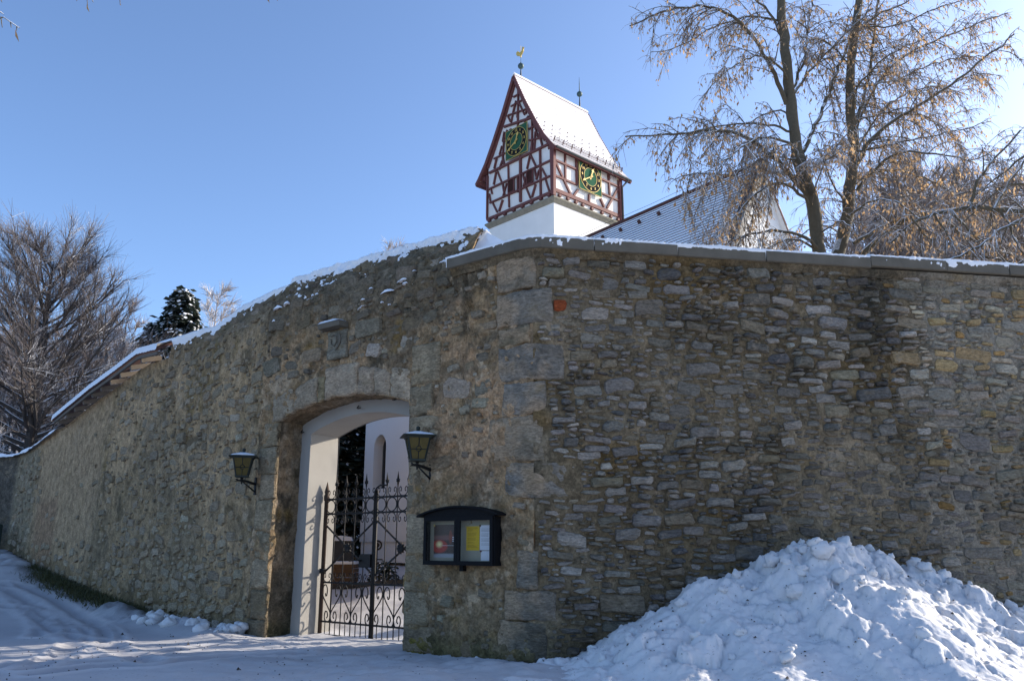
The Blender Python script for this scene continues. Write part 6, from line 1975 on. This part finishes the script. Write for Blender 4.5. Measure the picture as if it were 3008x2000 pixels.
def big_tree(data, label, seed, root, dens=1.0, leafy=1.0, name='bare_tree'):
    r = random.Random(seed)
    trunk, limbs = data
    t = thing(name, label, 'tree', root, 'leafless trees behind the right wall')
    tb, br, tw, lv, sn = Tubes(), Tubes(), Tubes(), Leaves(), None
    pts, r0, r1_ = trunk
    if root is not None and pts[0][2] < 9: pts = [(root[0], root[1], root[2] - .3)] + [(root[0] * .5 + pts[0][0] * .5, root[1] * .5 + pts[0][1] * .5, (root[2] + pts[0][2]) / 2)] + list(pts)
    P_, L = resample(pts, .25)
    P_[1:-1] += np.random.RandomState(seed).normal(0, .012, P_[1:-1].shape)
    tb.add(P_, np.linspace(r0 * .98, r1_ * .85, len(P_)) * (1 + .05 * np.random.RandomState(seed + 1).randn(len(P_))), 10)
    def twigs(Q, rad, ln, first=.1):
        m_ = len(Q)
        cnt = int(ln / .054 * dens)
        for _ in range(cnt):
            i = int((first + (1 - first) * r.random()) * (m_ - 1)); p = Q[i]
            base = Q[min(m_ - 1, i + 1)] - Q[max(0, i - 1)]
            base = base / (np.linalg.norm(base) + 1e-9)
            d = base * .6 + np.array((r.gauss(0, .6), r.gauss(0, .6), r.gauss(-.05, .5)))
            l = r.uniform(.14, .42)
            T_, dd = grow(r, p, d, l, 3, 4.0, .12)
            tw.add(T_, [.0052, .0042, .0032, .002], 3)
            if r.random() < .55 * leafy:
                for _q in range(r.choice((1, 1, 2, 2, 3))):
                    lv.hang(r, T_[r.randrange(1, 4)], r.uniform(.05, .105))
    for pts, a, b in limbs:
        a *= .8; b *= .8
        P_, L = resample(pts, .16)
        P_[1:-1] += np.array([[r.gauss(0, .014) for _ in range(3)] for _ in range(len(P_) - 2)])
        R = a * (1 - np.linspace(0, 1, len(P_)) ** .8) + b * np.linspace(0, 1, len(P_)) ** .8
        br.add(P_, R, 7)
        twigs(P_, R, L * .9, .3)
        for _ in range(int(L * 5.6 * dens)):
            f = .12 + .88 * r.random(); i = int(f * (len(P_) - 1))
            base = P_[min(len(P_) - 1, i + 1)] - P_[max(0, i - 1)]; base /= np.linalg.norm(base) + 1e-9
            side = np.cross(base, np.array((r.gauss(0, 1), r.gauss(0, 1), r.gauss(0, 1)))); side /= np.linalg.norm(side) + 1e-9
            d = base * .75 + side * .8 + np.array((0, 0, .25))
            ln = r.uniform(.35, 1.5) * (1 - .35 * f)
            Q, dd = grow(r, P_[i], d, ln, 6, 1.3, .10)
            r_s = min(R[i] * .55, .014)
            br.add(Q, np.linspace(r_s, .005, len(Q)), 4)
            twigs(Q, r_s, ln)
            if ln > .7 and r.random() < .6:
                Q2, dd = grow(r, Q[3], (Q[4] - Q[2]) + side * r.uniform(-.2, .2) + np.array((0, 0, -.15)), ln * .7, 5, 1.8, .12)
                br.add(Q2, np.linspace(r_s * .6, .004, len(Q2)), 3); twigs(Q2, r_s, ln * .7)
    put('trunk', tb.mesh('trunk', M['bark']), t)
    o = put('crown', br.mesh('crown', M['bark']), t)
    o2 = put('twigs', tw.mesh('twigs', M['twig']), o); o2['kind'] = 'stuff'
    o3 = put('dry_leaves', lv.mesh('dry_leaves', M['dry_leaf']), o); o3['kind'] = 'stuff'
    return t
zt = ground_z
big_tree(TREE_A, 'tall leafless tree with hanging brown leaves, left of the twin trunks behind the wall', 101, (6.0, 15.0, zt(6, 15)))
big_tree(TREE_B, 'tall leafless tree with hanging brown leaves, right of the twin trunks behind the wall', 202, (6.75, 16.0, zt(6.75, 16)))
TREE_C[0][0].insert(0, (11.6, 14.2, 5.0)); TREE_C[0][0].insert(0, (12.2, 14.4, zt(12.2, 14.4)))
big_tree(TREE_C, 'low spreading snowy branches reaching in from the right above the coping', 303, (12.2, 14.4, zt(12.2, 14.4)), .75, .4)

# overhanging twigs at the top left corner of the view
ov = thing('overhanging_branch', 'thin bare twigs with curled brown leaves hanging into the top left corner', 'branch', (-4.6, 5.0, 6.2))
r5 = random.Random(8)
tw, lv = Tubes(), Leaves()
def P5(px, py, Y=5.0):
    a, b = (px - 1504) / 2400, (1000 - py) / 2400
    ct, st_ = math.cos(math.atan(.25)), math.sin(math.atan(.25))
    dy = ct - b * st_
    return (a / dy * Y, Y, 1.278 + (st_ + b * ct) / dy * Y)
main = [(-4.9, 4.6, 7.2), (-4.2, 4.9, 6.1), P5(-40, 20), P5(5, 48), P5(30, 65), P5(57, 83)]
tw.add(resample(main, .05)[0], np.linspace(.012, .003, len(resample(main, .05)[0])), 5)
tw.add(resample([(-4.2, 4.9, 6.1), P5(60, -160), P5(240, -60), P5(255, 0), P5(258, 30)], .05)[0], np.linspace(.009, .002, len(resample([(-4.2, 4.9, 6.1), P5(60, -160), P5(240, -60), P5(255, 0), P5(258, 30)], .05)[0])), 4)
for pts in ([P5(3, 50), P5(5, 70), P5(7, 82)], [P5(31, 66), P5(32, 75), P5(33, 82)], [P5(49, 80), P5(49, 92)], [P5(0, 35), P5(11, 43)], [P5(232, -20), P5(225, 4)], [P5(262, -20), P5(274, 8)], [P5(350, -40), P5(353, 15)], [P5(0, -10), P5(6, 8)]):
    tw.add(np.array(pts), np.linspace(.004, .002, len(pts)), 4)
put('twig', tw.mesh('twig', M['bark']), ov)
def curl(a, b, w):
    a, b = Vector(a), Vector(b); s_ = Vector((w, .3 * w, 0)); md = (a + b) / 2 + Vector((-w, .5 * w, 0))
    return [tuple(a), tuple(md + s_), tuple(b), tuple(md - s_ * .6)]
for a, b, w in ((P5(45, 86), P5(56, 125), .010), (P5(255, 12), P5(263, 38), .008), (P5(353, 10), P5(356, 18), .005), (P5(785, -20), P5(792, 10), .012), (P5(812, -22), P5(816, 5), .010)):
    b_ = curl(a, b, w)
    me = mesh_np('leaf', b_, [(0, 1, 2, 3)], M['dry_leaf']); put('leaf', me, ov)

# ------------------------------------------------------------------ big beech on the left and frosted trees beyond
def beech(name, label, root, h, spread, seed, n_l, n_s, n_t, lean, mats, group=None, thick=.20, tipl=.55, k3=3):
    r = random.Random(seed)
    t = thing(name, label, 'tree', root, group)
    tb, br, tw = Tubes(), Tubes(), Tubes()
    p0 = np.array(root, float) - np.array((0, 0, .4))
    T_ = np.array([p0 + np.array((lean * f * f * h * .1 + .12 * math.sin(f * 5), 0.1 * math.sin(f * 4), f * h * .93 + .4 * f)) for f in np.linspace(0, 1, 18)])
    tb.add(T_, thick * (1 - np.linspace(0, 1, 18)) ** .8 + .015, 8)
    for i in range(n_l):
        f = .16 + .82 * (i + r.random()) / n_l
        idx = f * 17; i0 = int(idx); p = T_[i0] * (1 - idx + i0) + T_[min(17, i0 + 1)] * (idx - i0)
        az = i * 2.4 + r.uniform(-.4, .4)
        el = r.uniform(-.05, .5) + .55 * f
        d = np.array((math.cos(az) * math.cos(el), math.sin(az) * math.cos(el), math.sin(el)))
        ln = spread * (1.12 - .78 * f ** 1.6) * r.uniform(.8, 1.1)
        Q, dd = grow(r, p, d, ln, 10, 0, .07, .10 / max(1, ln / 4))
        rr = thick * .42 * (1 - f * .7)
        br.add(Q, np.linspace(rr, .012, len(Q)), 5)
        for j in range(n_s):
            g = .18 + .82 * (j + r.random()) / n_s; q = int(g * 9.99); base = Q[q + 1] - Q[q]; base /= np.linalg.norm(base)
            p2 = Q[q] + (Q[q + 1] - Q[q]) * (g * 10 - q if g < 1 else 1)
            d2 = base + np.array((r.gauss(0, .5), r.gauss(0, .5), r.gauss(.12, .35)))
            l2 = ln * .40 * (1.15 - .6 * g) * r.uniform(.7, 1.2)
            Q2, dd2 = grow(r, p2, d2, l2, 5, 0, .08, .25)
            br.add(Q2, np.linspace(max(.008, rr * .28), .006, len(Q2)), 3)
            for u in range(n_t):
                g2 = .15 + .85 * r.random(); q2 = int(g2 * 4.99)
                b2 = Q2[q2 + 1] - Q2[q2]; b2 /= np.linalg.norm(b2)
                d3 = b2 + np.array((r.gauss(0, .42), r.gauss(0, .42), r.gauss(.1, .32)))
                Q3, _ = grow(r, Q2[q2], d3, tipl * r.uniform(.4, 1.1), 3, .1, .11, .1)
                tw.add(Q3, [.006, .005, .004, .0025] if k3 == 3 else [.02, .016, .012, .006], 3)
    put('trunk', tb.mesh('trunk', M[mats[0]]), t)
    o = put('crown', br.mesh('crown', M[mats[0]]), t)
    o2 = put('twigs', tw.mesh('twigs', M[mats[1]]), o); o2['kind'] = 'stuff'
    return t
beech('beech_tree', 'large bare beech with fan of frosted branches on the left behind the wall', (-19.0, 32.0, zt(-19, 32)), 10.4, 5.5, 5, 84, 16, 12, .2, ('beech', 'beech_tip'), thick=.30, tipl=.9)
beech('beech_tree', 'bare beech cut by the left edge of the picture', (-25.5, 33.0, zt(-25.5, 33)), 10.5, 4.6, 6, 42, 12, 7, .1, ('beech', 'beech_tip'), thick=.26, tipl=.9)

# low shrub tangle under the beech
beech('bare_shrub', 'tangled frosted shrub below the big beech at the left edge', (-19.5, 27.5, zt(-19.5, 27.5)), 3.4, 3.0, 7, 34, 9, 6, 0, ('beech', 'hoar'), thick=.07, tipl=.5)
beech('bare_shrub', 'tangled frosted shrub above the far end of the left wall', (-16.6, 26.0, zt(-16.6, 26)), 2.6, 2.4, 17, 30, 9, 6, 0, ('beech', 'beech_tip'), thick=.06, tipl=.45)

def conifer(label, root, h, rad, seed, layers, per, group=None, name='conifer', snow=.33, cw=.34):
    r = random.Random(seed)
    t = thing(name, label, 'tree', root, group)
    m_ = MB(); m_.tube([(root[0], root[1], root[2] - .3), (root[0], root[1], root[2] + h * .95)], [h * .022, .02], 7); m_.build('trunk', M['bark'], t)
    V, mi = [], []
    for i in range(layers):
        f = (i + r.random()) / layers
        for j in range(per):
            az = r.uniform(0, 6.28); R = rad * (1 - f) ** .8 * r.uniform(.35, 1.08) + .05
            c = np.array((root[0] + math.cos(az) * R, root[1] + math.sin(az) * R, root[2] + h * (.04 + .96 * f) - R * .15 + r.uniform(-.1, .1) * cw * 3))
            for q in range(3):
                w = cw * r.uniform(.5, 1.2)
                a2 = az + r.uniform(-.7, .7)
                dx = np.array((math.cos(a2), math.sin(a2), r.uniform(-.55, .1))) * w
                dy = np.array((-math.sin(a2), math.cos(a2), r.uniform(-.5, .5))) * w * .55
                o_ = c + np.array((r.gauss(0, .1), r.gauss(0, .1), r.gauss(0, .12))) * cw * 3
                V += [o_, o_ + dx * .5 + dy, o_ + dx, o_ + dx * .5 - dy]; mi.append(0)
            if r.random() < snow:
                w = cw * r.uniform(.3, .65)
                dx = np.array((math.cos(az), math.sin(az), -.8)) * w; dy = np.array((-math.sin(az), math.cos(az), 0)) * w * .45
                o_ = c + np.array((math.cos(az) * .5 * cw, math.sin(az) * .5 * cw, .17 * cw * 3))
                V += [o_, o_ + dx * .5 + dy, o_ + dx, o_ + dx * .5 - dy]; mi.append(1)
    V = np.array(V)
    me = mesh_np('crown', V, np.arange(len(V)).reshape(-1, 4), [M['needle'], M['snow']], None, False, mi)
    put('crown', me, t)
    return t
conifer('dark snowy conifer rising behind the left wall beside the little roof', (-18.9, 45.0, 6.2), 9.1, 3.0, 3, 70, 30, None, 'conifer', .75, .42)
conifer('shorter dark snowy conifer just left of the taller one', (-20.5, 45.5, 6.0), 7.6, 2.3, 23, 54, 24, None, 'conifer', .75, .42)
conifer('dark evergreen tree with snow seen through the gate beside the chancel', (-4.45, 21.6, zt(-4.45, 21.6)), 6.5, 1.5, 4, 150, 60, None, 'evergreen_tree', .16, .2)
for (x, y, hh, lb) in ((-2.62, 16.75, .42, 'small dwarf evergreen in front of the grave marker'), (-2.42, 16.7, .3, 'lowest snowy evergreen beside the kerb')):
    conifer(lb, (x, y, zt(x, y)), hh, .16, int(hh * 100), 14, 8, None, 'dwarf_conifer', .3, .08)

# frosted wood on the slopes
FB = []
def wood_mesh(seed, h, spread, nl, ns, nt, mats, tr):
    r = random.Random(seed)
    nm = 'frosted_tree'
    o = beech(nm, 'x', (0, 0, 0), h, spread, seed, nl, ns, nt, .1, mats, thick=tr, tipl=1.0, k3=2)
    return o
protos = [wood_mesh(300 + k, 11 + 1.2 * k, 3.6, 24, 8, 6, ('beech', 'forest_twig'), .16) for k in range(3)]
hoar = [wood_mesh(320 + k, 12, 3.4, 24, 8, 7, ('hoar', 'hoar'), .13) for k in range(2)]
def plant(proto, x, y, z, sc, rot, label, group):
    c = proto.copy(); COL.objects.link(c); c.location = (x, y, z); c.scale = (sc, sc, sc); c.rotation_euler = (0, 0, rot)
    c['label'] = label
    if group: c['group'] = group
    for ch in proto.children:
        d = ch.copy(); COL.objects.link(d); d.parent = c
        for g_ in ch.children:
            e = g_.copy(); COL.objects.link(e); e.parent = d
    return c
rw = random.Random(31)
GL, GR2 = 'frosted bare trees on the slope at the left', 'frosted bare trees on the slope at the right'
for k in range(48):
    x = rw.uniform(-46, -17); y = rw.uniform(40, 66)
    if x / y > -.45: x = -.46 * y - rw.random() * 14
    plant(rw.choice(protos), x, y, zt(x, y) - .3, rw.uniform(.6, .85), rw.uniform(0, 6.28), 'bare frosted tree in the wood on the left slope', GL)
for k in range(44):
    y = rw.uniform(42, 75); x = y * rw.uniform(.42, .70)
    plant(rw.choice(protos), x, y, zt(x, y) - .3, rw.uniform(.8, 1.15), rw.uniform(0, 6.28), 'bare frosted tree in the wood on the right slope', GR2)
plant(hoar[0], -22.6, 60, 8.8, 1.0, 1.0, 'white frosted treetop just right of the dark conifer', None)
plant(hoar[1], -11.1, 70, 15.8, 1.0, 2.0, 'white frosted treetop peeping over the gate wall ridge', None)
for (x, y, s_) in ((-25.5, 62, .95), (-28, 64, .9), (-24, 66, .9)):
    plant(hoar[0], x, y, zt(x, y) - 1, s_, x, 'sunlit white frosted tree behind the beech', 'sunlit frosted trees behind the beech')
for p_ in protos + hoar:
    for ch in list(p_.children):
        for g_ in list(ch.children): bpy.data.objects.remove(g_)
        bpy.data.objects.remove(ch)
    bpy.data.objects.remove(p_)
